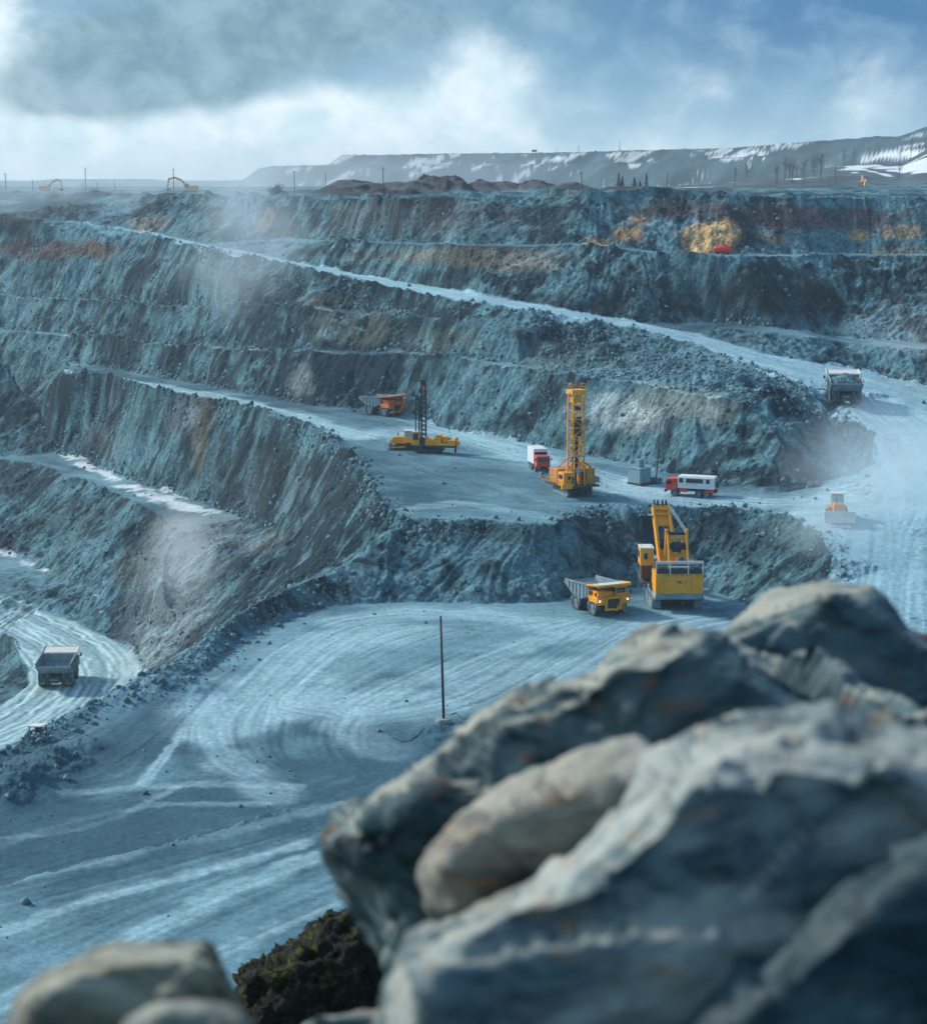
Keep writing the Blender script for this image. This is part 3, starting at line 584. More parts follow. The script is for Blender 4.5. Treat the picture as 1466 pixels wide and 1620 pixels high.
# ------------------------------------------------------------------ mesh builder and object helpers
class MB:
    def __init__(s): s.v = []; s.f = []
    def add(s, vs_, fs):
        b = len(s.v); s.v += [tuple(v) for v in vs_]; s.f += [tuple(b + k for k in f) for f in fs]; return s
    def box(s, c, d, rot=None, tx=1., ty=1.):
        """box centre c size d; tx, ty shrink its top"""
        vs_ = []
        for z in (-1, 1):
            kx, ky = (tx, ty) if z > 0 else (1, 1)
            for x, y in ((-1, -1), (1, -1), (1, 1), (-1, 1)):
                p = Vector((x * d[0] / 2 * kx, y * d[1] / 2 * ky, z * d[2] / 2))
                if rot: p = Euler([R(a) for a in rot]).to_matrix() @ p
                vs_.append(p + Vector(c))
        return s.add(vs_, [(0, 3, 2, 1), (4, 5, 6, 7), (0, 1, 5, 4), (1, 2, 6, 5), (2, 3, 7, 6), (3, 0, 4, 7)])
    def bar(s, a, b, w, h=None):
        a, b = Vector(a), Vector(b); h = h or w; d = (b - a).normalized()
        u = d.cross(Vector((0, 0, 1)))
        if u.length < .05: u = Vector((1, 0, 0))
        u.normalize(); n = u.cross(d); vs_ = []
        for p in (a, b):
            for x, y in ((-1, -1), (1, -1), (1, 1), (-1, 1)): vs_.append(p + u * x * w / 2 + n * y * h / 2)
        return s.add(vs_, [(0, 1, 2, 3), (7, 6, 5, 4), (0, 4, 5, 1), (1, 5, 6, 2), (2, 6, 7, 3), (3, 7, 4, 0)])
    def cyl(s, a, b, r0, r1=None, n=12):
        a, b = Vector(a), Vector(b); r1 = r0 if r1 is None else r1; d = (b - a).normalized()
        u = d.orthogonal().normalized(); w = d.cross(u); vs_ = []
        for p, r in ((a, r0), (b, r1)):
            for k in range(n): t = 2 * math.pi * k / n; vs_.append(p + u * math.cos(t) * r + w * math.sin(t) * r)
        fs = [(k, (k + 1) % n, n + (k + 1) % n, n + k) for k in range(n)]
        return s.add(vs_, fs + [tuple(range(n))[::-1], tuple(range(n, 2 * n))])
    def lathe(s, c, prof_, n=24, axis='x'):
        """profile of (radius, along) turned round an axis through c"""
        vs_ = []
        for r, a in prof_:
            for k in range(n):
                t = 2 * math.pi * k / n; p = (a, r * math.cos(t), r * math.sin(t)) if axis == 'x' else (r * math.cos(t), r * math.sin(t), a)
                vs_.append(Vector(p) + Vector(c))
        fs = [(i * n + k, i * n + (k + 1) % n, (i + 1) * n + (k + 1) % n, (i + 1) * n + k) for i in range(len(prof_) - 1) for k in range(n)]
        return s.add(vs_, fs)
    def prism(s, poly, a, b, axis='x'):
        """flat outline given in the two other axes, drawn out from a to b"""
        n = len(poly); mk = {'x': lambda p, t: (t, p[0], p[1]), 'y': lambda p, t: (p[0], t, p[1]), 'z': lambda p, t: (p[0], p[1], t)}[axis]
        vs_ = [mk(p, a) for p in poly] + [mk(p, b) for p in poly]
        return s.add(vs_, [(k, (k + 1) % n, n + (k + 1) % n, n + k) for k in range(n)] + [tuple(range(n))[::-1], tuple(range(n, 2 * n))])
    def tube(s, pts, r, n=6):
        for a, b in zip(pts[:-1], pts[1:]): s.cyl(a, b, r, r, n)
        return s
    def mesh(s, name, mat, bev=0.):
        me = bpy.data.meshes.new(name); me.from_pydata(s.v, [], s.f)
        bm = bmesh.new(); bm.from_mesh(me); bmesh.ops.recalc_face_normals(bm, faces=bm.faces)
        if bev:
            ed = [e for e in bm.edges if len(e.link_faces) == 2 and e.calc_face_angle(0) > .6 and e.calc_length() > bev * 3]
            bmesh.ops.bevel(bm, geom=ed, offset=bev, segments=1, affect='EDGES', clamp_overlap=True)
        bm.to_mesh(me); bm.free(); me.materials.append(mat); return me
    def build(s, name, mat, parent=None, bev=0., smooth_=False):
        me = s.mesh(name, mat, bev)
        if smooth_: me.polygons.foreach_set('use_smooth', [True] * len(me.polygons)); 
        o = bpy.data.objects.new(name, me); COL.objects.link(o)
        if parent is not None: o.parent = parent
        return o
def tag(o, label, cat, group=None):
    o['label'] = label; o['category'] = cat
    if group: o['group'] = group
    return o
def thing(name, label, cat, loc=(0, 0, 0), rz=0., group=None, scale=1., tilt=(0, 0)):
    o = bpy.data.objects.new(name, None); COL.objects.link(o); o.location = loc; o.rotation_euler = (R(tilt[0]), R(tilt[1]), R(rz)); o.scale = (scale,) * 3
    return tag(o, label, cat, group)
def copy_tree(o, parent=None):
    c = o.copy(); COL.objects.link(c); c.parent = parent
    for ch in list(o.children): copy_tree(ch, c)
    return c
DUST = (.30, .38, .41)
YEL = plain('yellow_machine_paint', (.95, .37, .010), .45, .12, 1.2, ((.50, .40, .22), .28)); YELW = plain('weathered_yellow_paint', (.62, .26, .035), .6, .25, 1.0, ((.22, .17, .12), .6))
ORG = plain('orange_truck_paint', (.90, .20, .02), .5, .15, 1.2, (DUST, .35)); RED = plain('red_cab_paint', (.75, .055, .03), .4, .12, 1.5, (DUST, .2))
GRY = plain('dusty_grey_steel', (.20, .27, .30), .7, .2, .9, (DUST, .5)); DRK = plain('dark_steel', (.020, .030, .038), .6, .3, 1.5, (DUST, .14)); BLK = plain('black_mast_paint', (.012, .020, .030), .4, .3, 2., (DUST, .05))
RUB = plain('dusty_rubber', (.060, .085, .10), .9, .3, 1.8, (DUST, .5)); RIMM = plain('dusty_rim', (.16, .22, .24), .7, .2, 2., (DUST, .4)); WHT = plain('white_body_paint', (.72, .74, .73), .5, .06, 1., (DUST, .3))
CRM = plain('pale_worn_metal', (.68, .66, .60), .5, .12, 1.5, (DUST, .3)); RUST = plain('rusty_steel', (.10, .055, .045), .8, .3, 2.); PUR = plain('weathered_pole_paint', (.055, .040, .055), .7, .3, 1.); CON = plain('dusty_concrete', (.24, .28, .28), .9, .2, 2., bmp=.3)
GLS, t, b = newmat('dark_window_glass'); b.inputs['Base Color'].default_value = (.015, .03, .045, 1); b.inputs['Roughness'].default_value = .12; b.inputs['Specular IOR Level'].default_value = .6
BLUG, t, b = newmat('pale_window_glass'); b.inputs['Base Color'].default_value = (.25, .45, .52, 1); b.inputs['Roughness'].default_value = .15
def lampmat(name, col, e):
    m, t, b = newmat(name); b.inputs['Base Color'].default_value = (.8, .8, .8, 1); b.inputs['Emission Color'].default_value = (*col, 1); b.inputs['Emission Strength'].default_value = e; return m
HL = lampmat('lit_headlight', (1., .50, .42), 1.2)

def wheel(name, x, y, r, w, parent, side, rub=None, rim=None):
    """wheel with its axle along x; side = +1 outer face towards +x"""
    e = bpy.data.objects.new(name, None); COL.objects.link(e); e.parent = parent; e.location = (x, y, r)
    t = MB(); h = w / 2
    t.lathe((0, 0, 0), [(r * .55, -h * .8), (r * .80, -h), (r * .95, -h * .92), (r, -h * .6), (r, h * .6), (r * .95, h * .92), (r * .80, h), (r * .55, h * .8)], 28)
    for k in range(28): a = 2 * math.pi * k / 28; t.box((0, math.cos(a) * r, math.sin(a) * r), (w * .92, r * .10, r * .09), rot=(math.degrees(a), 0, 0))
    t.build('tyre', rub or RUB, e)
    m = MB(); s_ = side
    m.lathe((0, 0, 0), [(.01, s_ * h * .55), (r * .20, s_ * h * .55), (r * .24, s_ * h * .15), (r * .44, s_ * h * .1), (r * .50, s_ * h * .7), (r * .56, s_ * h * .82)], 20); m.cyl((-h * .7, 0, 0), (h * .7, 0, 0), r * .35, n=14)
    m.build('rim', rim or RIMM, e)
    return e
# ------------------------------------------------------------------ haul truck (nose towards +Y, 11.5 m long, 6.4 m wide)
def haul_truck(label, loc, rz, paint, cab_paint, body_paint, scale=1., lit=False, canopy=None, tilt=(0, 0)):
    T = thing('haul_truck', label, 'haul truck', loc, rz, 'rigid haul trucks working in the pit', scale, tilt)
    r = 1.5
    for s_ in (-1, 1):
        wheel('front_wheel', s_ * 2.55, 2.9, r, 1.0, T, s_)
        wheel('rear_wheel', s_ * 2.60, -2.6, r, .95, T, s_); wheel('rear_wheel', s_ * 1.50, -2.6, r, .95, T, s_)
    c = MB(); c.box((0, -.2, 1.75), (1.9, 9.6, .8)).box((0, -2.6, 1.5), (2.2, 1.2, 1.3)).box((0, 2.9, 1.5), (4.0, .7, .7)).cyl((-.7, -1.6, 2.0), (-.7, -.3, 3.1), .16).cyl((.7, -1.6, 2.0), (.7, -.3, 3.1), .16)
    c.box((0, -4.9, 1.35), (1.7, .5, .7)).bar((-.9, -3.0, 1.6), (-.9, -4.6, 2.4), .2).bar((.9, -3.0, 1.6), (.9, -4.6, 2.4), .2)
    c.build('chassis', DRK, T, .03)
    MB().box((0, -5.18, 1.62), (1.5, .06, .22)).box((2.3, -3.9, 1.1), (.8, .06, 1.1)).box((-2.3, -3.9, 1.1), (.8, .06, 1.1)).build('mudguard', GRY, T)
    d = MB()                                       # front deck, fenders and bumper
    d.box((0, 3.35, 3.20), (6.3, 3.3, .16)).box((-2.45, 5.02, 2.62), (1.4, .10, 1.15)).box((2.45, 5.02, 2.62), (1.4, .10, 1.15)).box((-3.1, 3.6, 2.75), (.1, 2.8, .75)).box((3.1, 3.6, 2.75), (.1, 2.8, .75))
    d.prism([(1.7, 3.1), (2.1, 3.5), (2.1, 3.2), (1.7, 2.6)], -3.15, -2.0).prism([(1.7, 3.1), (2.1, 3.5), (2.1, 3.2), (1.7, 2.6)], 2.0, 3.15)
    d.box((-1.42, 5.05, 2.2), (.45, .2, 2.1)).box((1.42, 5.05, 2.2), (.45, .2, 2.1)).box((0, 5.1, 1.22), (3.3, .34, .34)).box((0, 5.05, 3.1), (3.1, .2, .22))
    d.build('front_deck', paint, T, .02)
    g = MB().box((0, 5.0, 2.12), (2.4, .12, 1.65))
    for k in range(7): g.box((0, 5.08, 1.5 + k * .21), (2.3, .05, .05))
    g.build('radiator_grille', DRK, T)
    l = MB(); l.bar((-1.75, 5.35, 2.55), (-.15, 5.35, 1.0), .1, .34).bar((-1.75, 5.62, 2.55), (-.15, 5.62, 1.0), .1, .34)
    for k in range(6): q = k / 5; l.box((-1.75 + 1.6 * q, 5.48, 2.5 - 1.5 * q), (.28, .26, .05))
    l.bar((-1.85, 5.62, 3.4), (-.25, 5.62, 1.9), .05); l.bar((-1.0, 5.62, 2.65), (-1.0, 5.62, 1.85), .05)
    l.build('stairway', cab_paint, T)
    MB().box((-2.05, 5.1, 1.3), (.30, .2, 1.3)).box((-2.05, 5.25, .8), (.4, .25, .2)).build('access_ladder', GRY, T)
    cb = MB(); cb.box((-1.75, 3.55, 4.02), (2.1, 2.0, 1.5), tx=.94, ty=.9); cb.box((-1.75, 3.6, 4.82), (2.2, 2.2, .12)); cab = cb.build('cab', cab_paint, T, .04)
    w = MB(); w.box((-1.75, 4.515, 4.18), (1.72, .04, .82), rot=(4, 0, 0)).box((-2.775, 3.6, 4.2), (.04, 1.4, .75)).box((-.73, 3.6, 4.2), (.04, 1.4, .75)); w.build('window', GLS, cab)
    MB().box((-2.80, 3.1, 3.9), (.05, .75, 1.2)).build('door', cab_paint, cab)
    k_ = MB().box((1.7, 3.3, 3.75), (1.9, 1.6, .95)).box((0.2, 3.3, 3.6), (1.0, 1.4, .7)); k_.build('electrical_cabinet', cab_paint, T, .04)
    f = MB(); f.cyl((-2.95, 4.4, 3.15), (-2.95, 5.2, 3.15), .36).cyl((2.75, 4.4, 3.6), (2.75, 4.95, 3.6), .34); f.build('air_filter', paint, T)
    hr = MB()
    for x0, x1 in ((-3.1, -.8), (.1, 3.1)):
        for z in (3.75, 4.25): hr.bar((x0, 4.98, z), (x1, 4.98, z), .05)
        for q in np.linspace(x0, x1, 4): hr.bar((q, 4.98, 3.28), (q, 4.98, 4.25), .05)
    hr.bar((3.1, 4.98, 4.25), (3.1, 1.9, 4.25), .05).bar((3.1, 1.9, 3.28), (3.1, 1.9, 4.25), .05); hr.build('handrail', cab_paint, T)
    for s_ in (-1, 1):
        MB().cyl((s_ * 2.72, 5.07, 2.75), (s_ * 2.72, 5.14, 2.75), .19, n=12).build('headlight', HL if lit else CRM, T)
        MB().box((s_ * 3.42, 4.9, 3.95), (.32, .1, .62)).bar((s_ * 3.1, 4.9, 3.6), (s_ * 3.4, 4.9, 3.95), .06).build('mirror', DRK, T)
    # dump body: two side plates, sloping floor, front wall, canopy
    side = [(-6.3, 4.35), (-5.9, 4.75), (1.6, 5.05), (1.75, 3.35), (-.6, 2.45), (-3.0, 2.6)]
    B = MB()
    for s_ in (-1, 1):
        B.prism(side, s_ * 2.95, s_ * 3.07); B.bar((s_ * 3.1, -6.0, 4.72), (s_ * 3.1, 1.7, 5.02), .24, .26)
        for y in (-4.6, -3.4, -2.2, -1.0, .2, 1.2):
            zt_ = 4.72 + (y + 6) * .039; zb_ = np.interp(y, [-6.3, -3.0, -.6, 1.75], [4.3, 2.6, 2.45, 3.3]); B.bar((s_ * 3.13, y, zb_), (s_ * 3.13, y, zt_), .16, .14)
    for (y0, z0), (y1, z1) in zip([(-6.35, 4.28), (-3.0, 2.55), (-.6, 2.42), (1.75, 3.35)][:-1], [(-3.0, 2.55), (-.6, 2.42), (1.75, 3.35)]):
        B.prism([(y0, z0), (y1, z1), (y1, z1 - .2), (y0, z0 - .2)], -3.05, 3.05)
    B.prism([(1.6, 3.3), (1.78, 3.3), (1.78, 5.1), (1.6, 5.1)], -3.0, 3.0); B.box((0, -6.3, 4.22), (6.3, .2, .22))
    for y in (-5, -3.9, -2.6, -1.3, 0): B.box((0, y, np.interp(y, [-6.3, -3.0, -.6, 1.75], [4.1, 2.35, 2.2, 3.1]) - .12), (5.2, .22, .25))
    body = B.build('dump_body', body_paint, T, .015)
    cn = MB(); cn.prism([(1.5, 5.0), (5.25, 5.42), (5.25, 5.28), (1.5, 4.84)], -3.2, 3.2).box((0, 5.22, 5.30), (6.5, .14, .42)).box((-3.2, 3.4, 5.27), (.14, 3.7, .34), rot=(6.4, 0, 0)).box((3.2, 3.4, 5.27), (.14, 3.7, .34), rot=(6.4, 0, 0))
    cn.build('canopy', canopy or paint, body, .02)
    if canopy is None or canopy is paint: MB().box((0, 3.4, 5.285), (5.6, 3.5, .03), rot=(6.4, 0, 0)).build('rock_guard', CRM, body)
    return T
tp = ground(946, 966)
haul_truck('yellow haul truck with headlights on, waiting empty beside the rope shovel', tp, 207, YEL, YEL, GRY, .86, lit=True)
tp = ground(607, 656)
haul_truck('orange haul truck parked at the back of the drilling bench', tp, 226, ORG, ORG, GRY, .80)
tp = ground(1334, 634)
LT = haul_truck('grey haul truck heaped with ore driving up the dusty right-hand ramp', tp, -5, GRY, GRY, GRY, .96, canopy=CRM, tilt=(3, 0))
tl = ground(93, 1079)
haul_truck('empty grey haul truck seen from behind on the pale curving road', tl, 2, GRY, GRY, GRY, .99, canopy=CRM)

# ------------------------------------------------------------------ rope shovel, boom away from the camera
sp = ground(1066, 955); S = thing('rope_shovel', 'large yellow rope shovel with its boom raised against the rock face', 'mining shovel', sp, 1.5, scale=.95)
for s_ in (-1, 1):
    tr = MB(); tr.prism([(-4.2, .45), (-3.6, .05), (3.6, .05), (4.2, .45), (4.2, 1.05), (3.6, 1.5), (-3.6, 1.5), (-4.2, 1.05)], s_ * 3.3 - .65, s_ * 3.3 + .65)
    for k in range(17): tr.box((s_ * 3.3, -3.9 + k * .49, 1.53), (1.5, .34, .12)).box((s_ * 3.3, -3.9 + k * .49, .04), (1.5, .34, .12))
    for z in (.45, 1.05): tr.box((s_ * 3.3, -4.25, z), (1.5, .12, .34)).box((s_ * 3.3, 4.25, z), (1.5, .12, .34))
    tr.build('crawler_track', GRY, S)
MB().box((0, 0, 1.1), (5.4, 4.5, 1.0)).cyl((0, 0, 1.3), (0, 0, 1.95), 2.6, n=28).box((-1.0, -3.4, .8), (.4, .3, .5)).box((1.0, -3.4, .8), (.4, .3, .5)).build('undercarriage', DRK, S)
MB().prism([(-3.85, 1.95), (3.85, 1.95), (3.65, 2.75), (-3.65, 2.75)], -6.3, 3.6, 'y').build('counterweight', GRY, S, .04)
h = MB(); h.box((0, -1.6, 4.25), (7.3, 8.9, 3.0)).box((0, -1.6, 5.78), (7.45, 9.1, .10)); house = h.build('machine_house', YEL, S, .03)
p_ = MB()
for k in range(6): p_.box((-3.0, -6.075, 2.95 + k * .46), (1.15, .05, .035))
for x in (-2.35, 1.95): p_.box((x, -6.075, 4.25), (.05, .05, 2.9))
p_.box((0.95, -6.08, 4.35), (.09, .06, 1.3)).box((.3, -6.08, 2.85), (1.3, .06, .10)); p_.build('panel_seam', YELW, house)
u = MB()                                             # marks on the rear door
for x in (-.18, .17): u.box((x, -6.09, 4.78), (.26, .03, .07)).box((x - .1, -6.09, 4.63), (.06, .03, .3)).box((x, -6.09, 4.48), (.26, .03, .07)).box((x + .02, -6.09, 4.63), (.2, .03, .06))
u.build('lettering', DRK, house)
v = MB()
for k in range(5): v.box((-1.9 + k * 1.15, -6.09, 5.6), (.5, .04, .07))
v.build('vent_slot', DRK, house)
gl = MB(); gl.box((0, -5.2, 6.3), (6.6, .3, .8)).box((0, -2.5, 6.3), (6.2, 4.6, .9)); gl.build('winch_deck', DRK, S)
pip_ = MB(); 
for x in (-1.7, -.3, 1.0, 2.0): pip_.cyl((x, -5.6, 6.25), (x, -4.2, 6.25), .36, n=14)
pip_.box((0, -4.9, 6.72), (3.4, .9, .16)).build('motor', GRY, S)
fr = MB()
for x in (-3.6, -1.45, 1.35, 3.6): fr.box((x, -5.98, 6.75), (.16, .12, 1.9))
fr.box((0, -5.98, 7.68), (7.36, .24, .42)).build('roof_frame', CRM, S)
wn = MB(); wn.box((0, -5.9, 6.25), (7.0, .05, .75)); wn.build('glazed_screen', GLS, S)
cb = MB(); cb.box((-4.35, 1.6, 7.45), (2.1, 3.4, 2.7)); cab = cb.build('operator_cab', YEL, S, .04); MB().box((-4.35, 1.6, 8.86), (2.2, 3.6, .14)).build('cab_roof', CRM, cab)
MB().box((-4.55, -.13, 7.6), (.55, .04, .95)).box((-4.35, 3.33, 7.6), (1.8, .04, 1.4)).box((-5.42, 1.9, 7.7), (.04, 1.6, 1.1)).build('window', GLS, cab)
cs = MB(); cs.box((-4.35, 1.6, 5.05), (1.7, 3.0, 2.0)).box((-4.35, 1.0, 3.5), (2.0, 4.4, .16)); cs.build('cab_support', RUST, S)
rl = MB()
for y in (-1.2, 0, 1.2, 2.4, 3.6): rl.bar((-5.4, y, 3.5), (-5.4, y, 4.7), .06)
rl.bar((-5.4, -1.2, 4.7), (-5.4, 3.6, 4.7), .06).bar((-5.4, -1.2, 4.1), (-5.4, 3.6, 4.1), .06).bar((-5.0, -1.3, 3.5), (-5.0, -3.0, 1.2), .1).bar((-4.4, -1.3, 3.5), (-4.4, -3.0, 1.2), .1)
for k in range(6): rl.box((-4.7, -1.45 - k * .28, 3.3 - k * .38), (.6, .22, .05))
rl.bar((-5.2, .2, 8.9), (-5.2, .2, 9.9), .04).bar((-3.7, .2, 8.9), (-3.7, .2, 9.5), .05); rl.build('walkway', GRY, S)
af = MB()                                            # A-frame over the house
for s_ in (-1, 1):
    af.box((s_ * 1.62 + .35, 1.0, 9.35), (.50, .6, 4.7), tx=.8); af.bar((s_ * 1.5 + .35, -3.4, 5.8), (s_ * 1.45 + .35, .9, 11.0), .3, .36)
af.box((.35, 1.0, 10.5), (3.3, .55, .35)).box((.35, 1.0, 7.55), (3.3, .55, .45)).box((-1.0 + .35, 1.0, 9.0), (.55, .5, 2.8)).box((1.0 + .35, 1.0, 9.0), (.55, .5, 2.8)); af.build('gantry', YEL, S, .03)
gc = MB(); gc.cyl((-1.2, 1.2, 9.0), (1.9, 1.2, 9.0), .7, n=14).box((.35, 1.3, 8.3), (2.2, .6, .5)).cyl((-.9, 1.0, 11.0), (1.6, 1.0, 11.0), .28, n=12); gc.build('sheave', DRK, S)
bo = MB(); A0, A1 = Vector((-.2, 3.4, 3.4)), Vector((-.95, 12.0, 13.6))
for s_ in (-1, 1):
    o_ = Vector((s_ * 1.18, 0, 0)); bo.bar(A0 + o_ * 1.15, A1 + o_, .42, 1.35)
for q in (.04, .18, .33, .47, .86, .965): c_ = A0.lerp(A1, q); bo.bar(c_ + Vector((-1.2, 0, .35)), c_ + Vector((1.2, 0, .35)), .85 if q > .8 else .6, .3)
c_ = A0.lerp(A1, .93); bo.box(c_ + Vector((0, -.1, .6)), (2.5, .9, .12), rot=(50, 0, 0)); 
for q0, q1 in ((.0, .40), (.72, .97)):
    a_, b_ = A0.lerp(A1, q0), A0.lerp(A1, q1); bo.bar(a_, b_, 2.1, .25)
bo.build('boom', YEL, S, .03)
bh = MB()
for s_ in (-1, -.4, .4, 1): bh.cyl(A1 + Vector((s_ * .95 - .09, .2, .2)), A1 + Vector((s_ * .95 + .09, .2, .2)), .85, n=18)
bh.bar(A1 + Vector((-1.9, 0, .1)), A1 + Vector((1.9, 0, .1)), .3); bh.build('head_sheave', DRK, S)
bp = MB()
for s_ in (-1, 1):
    c_ = A1 + Vector((s_ * 1.5, -.7, -1.3)); bp.box(c_, (1.1, 1.6, .06)); [bp.bar(c_ + Vector((a, b_, 0)), c_ + Vector((a, b_, 1.0)), .05) for a in (-.5, .5) for b_ in (-.7, .7)]; bp.bar(c_ + Vector((s_ * .5, -.7, 1)), c_ + Vector((s_ * .5, .7, 1)), .05)
bp.build('boom_platform', GRY, S)
rp = MB()
for x in (.9, 1.25): rp.cyl(A1 + Vector((x * .9 + .3, -.2, .4)), (x + .9, 1.0, 11.1), .07, n=6)
for x in (-.5, .5): rp.cyl(A1 + Vector((x, .9, .2)), (x - .3, 12.2, 5.2), .06, n=6)
rp.build('hoist_rope', GRY, S)
st_ = MB(); st_.bar((-.5, 4.6, 9.6), (-.5, 12.0, 4.0), .8, .9).box((-.5, 7.8, 8.1), (1.9, 1.6, 1.9)).bar((-.35, 4.8, 10.4), (-.35, 6.2, 9.6), 1.5, .5); st_.build('dipper_handle', DRK, S)
bk_ = MB(); bk_.prism([(11.4, 2.4), (13.6, 2.2), (14.2, 4.4), (13.9, 5.2), (11.9, 5.0)], -1.9, .9); [bk_.box((-1.7 + k * .6, 14.1, 5.3), (.25, .3, .5)) for k in range(5)]; bk_.build('dipper', GRY, S, .05)

# ------------------------------------------------------------------ big rotary blasthole drill
dp = ground(905, 781); D_ = thing('rotary_drill_rig', 'tall weathered yellow drill rig with lattice mast and wraparound walkway', 'drill rig', dp, 24)
for s_ in (-1, 1):
    tr = MB(); tr.prism([(-2.9, .3), (-2.5, .04), (2.5, .04), (2.9, .3), (2.9, .75), (2.5, 1.1), (-2.5, 1.1), (-2.9, .75)], s_ * 1.9 - .4, s_ * 1.9 + .4)
    for k in range(14): tr.box((s_ * 1.9, -2.6 + k * .4, 1.12), (.95, .26, .08)).box((s_ * 1.9, -2.6 + k * .4, .03), (.95, .26, .08))
    tr.build('crawler_track', GRY, D_)
MB().box((0, 0, 1.25), (3.6, 6.0, .6)).cyl((-1.8, -3.3, .1), (-1.8, -3.3, 1.6), .22).cyl((1.8, -3.3, .1), (1.8, -3.3, 1.6), .22).cyl((0, -3.6, .1), (0, -3.6, 1.6), .3).build('undercarriage', DRK, D_)
MB().box((0, 0, 1.68), (6.4, 7.6, .26)).build('deck', RUST, D_)
h = MB(); h.box((1.55, .6, 3.1), (2.9, 6.0, 2.55)).box((-1.2, 2.2, 3.0), (2.6, 3.0, 2.3)).box((1.55, .6, 4.42), (3.05, 6.2, .1)); hs = h.build('machine_house', YELW, D_, .04)
MB().box((3.03, -.6, 3.5), (.05, 1.3, .7)).box((3.03, 1.6, 3.5), (.05, 1.3, .7)).box((.9, -2.43, 3.3), (.9, .04, 1.3)).build('louvre', DRK, hs)
MB().box((3.3, -2.0, 2.6), (1.0, 1.4, .9), tx=.8).build('compressor', GRY, D_)
cb = MB().box((-2.45, -2.55, 3.0), (2.0, 2.2, 2.3)); cab = cb.build('operator_cab', YEL, D_, .04); MB().box((-2.45, -3.67, 3.3), (.5, .04, .55)).box((-1.75, -3.67, 2.8), (.35, .04, 1.2)).box((-3.47, -2.5, 3.4), (.04, 1.4, .7)).build('window', GLS, cab)
rl = MB()
pts_ = [(-3.9, -4.1), (3.4, -4.1), (3.4, 3.8), (-3.9, 3.8), (-3.9, -4.1)]
for (x0, y0), (x1, y1) in zip(pts_[:-1], pts_[1:]):
    for z in (2.35, 2.85): rl.bar((x0, y0, z), (x1, y1, z), .05)
    n_ = 7
    for k in range(n_): q = k / n_; rl.bar((x0 + (x1 - x0) * q, y0 + (y1 - y0) * q, 1.8), (x0 + (x1 - x0) * q, y0 + (y1 - y0) * q, 2.85), .05)
for x in (-3.9, -3.0, -2.2): rl.bar((x, -4.1, 4.2), (x, -4.1, 5.0), .05)
for y0, y1, x in ((-3.6, -1.5, -3.4), (-2.3, 3.6, 3.0)):
    rl.bar((x, y0, 5.2), (x, y1, 5.2), .05); [rl.bar((x, y0 + (y1 - y0) * q, 4.3), (x, y0 + (y1 - y0) * q, 5.2), .05) for q in (0, .33, .66, 1)]
rl.build('handrail', YELW, D_); MB().box((-3.0, -3.9, 1.95), (1.9, .5, .9)).build('toolbox', YEL, D_, .03)
mx, my, mw, md = -.35, -1.9, 1.05, .95                     # mast
ms_ = MB(); tops = 17.6
for sx in (-1, 1):
    for sy in (-1, 1): ms_.bar((mx + sx * mw, my + sy * md, 1.8), (mx + sx * mw, my + sy * md, tops), .20, .20)
zs_ = np.linspace(4.2, tops - .4, 10)
for k, z in enumerate(zs_):
    for sy in (-1, 1): ms_.bar((mx - mw, my + sy * md, z), (mx + mw, my + sy * md, z), .13)
    for sx in (-1, 1): ms_.bar((mx + sx * mw, my - md, z), (mx + sx * mw, my + md, z), .13)
    if k < 9:
        z2 = zs_[k + 1]; a, b_ = (1, -1) if k % 2 else (-1, 1)
        for sy in (-1, 1): ms_.bar((mx + a * mw, my + sy * md, z), (mx + b_ * mw, my + sy * md, z2), .10)
        for sx in (-1, 1): ms_.bar((mx + sx * mw, my + a * md, z), (mx + sx * mw, my + b_ * md, z2), .10)
ms_.box((mx, my, tops - .2), (2.7, 2.4, .75)).box((mx - .2, my, 16.2), (1.6, 1.5, .9)).build('mast', YEL, D_)
MB().box((mx, my - .1, 11.6), (1.3, 1.0, 3.2)).box((mx + .1, my, 14.6), (1.1, .9, .8)).build('rotary_head', RUST, D_)
MB().cyl((mx, my, 1.9), (mx, my, 12), .17, n=10).cyl((mx - .5, my + .4, 4), (mx - .5, my + .4, 11.5), .13).cyl((mx + .5, my + .4, 4), (mx + .5, my + .4, 11.5), .13).build('drill_rod', DRK, D_)
tr_ = MB(); [tr_.bar((mx + x, my + y, tops + .2), (mx + x, my + y, tops + 1.15), .05) for x in (-1.2, -.4, .4, 1.2) for y in (-1.1, 1.1)]
[tr_.bar((mx - 1.2, my + y, tops + z), (mx + 1.2, my + y, tops + z), .05) for y in (-1.1, 1.1) for z in (.65, 1.15)]
[tr_.bar((mx + x, my - 1.1, tops + z), (mx + x, my + 1.1, tops + z), .05) for x in (-1.2, 1.2) for z in (.65, 1.15)]; tr_.build('crown_railing', YELW, D_)
br = MB(); [br.bar((mx + s_ * 1.0, my + .9, 6.6), (mx + s_ * 1.2 + .3, my + 4.4, 4.4), .2) for s_ in (-1, 1)]; br.bar((mx + 1.2, my, 5.8), (2.6, -1.6, 4.5), .25).bar((mx - 1.2, my, 5.2), (-2.2, -2.2, 4.2), .22)
br.prism([(my - 1.2, 1.8), (my + 1.4, 1.8), (my + 1.2, 5.2), (my - 1.0, 5.2)], mx - 1.3, mx - 1.15).prism([(my - 1.2, 1.8), (my + 1.4, 1.8), (my + 1.2, 5.2), (my - 1.0, 5.2)], mx + 1.15, mx + 1.3); br.build('mast_brace', YELW, D_)
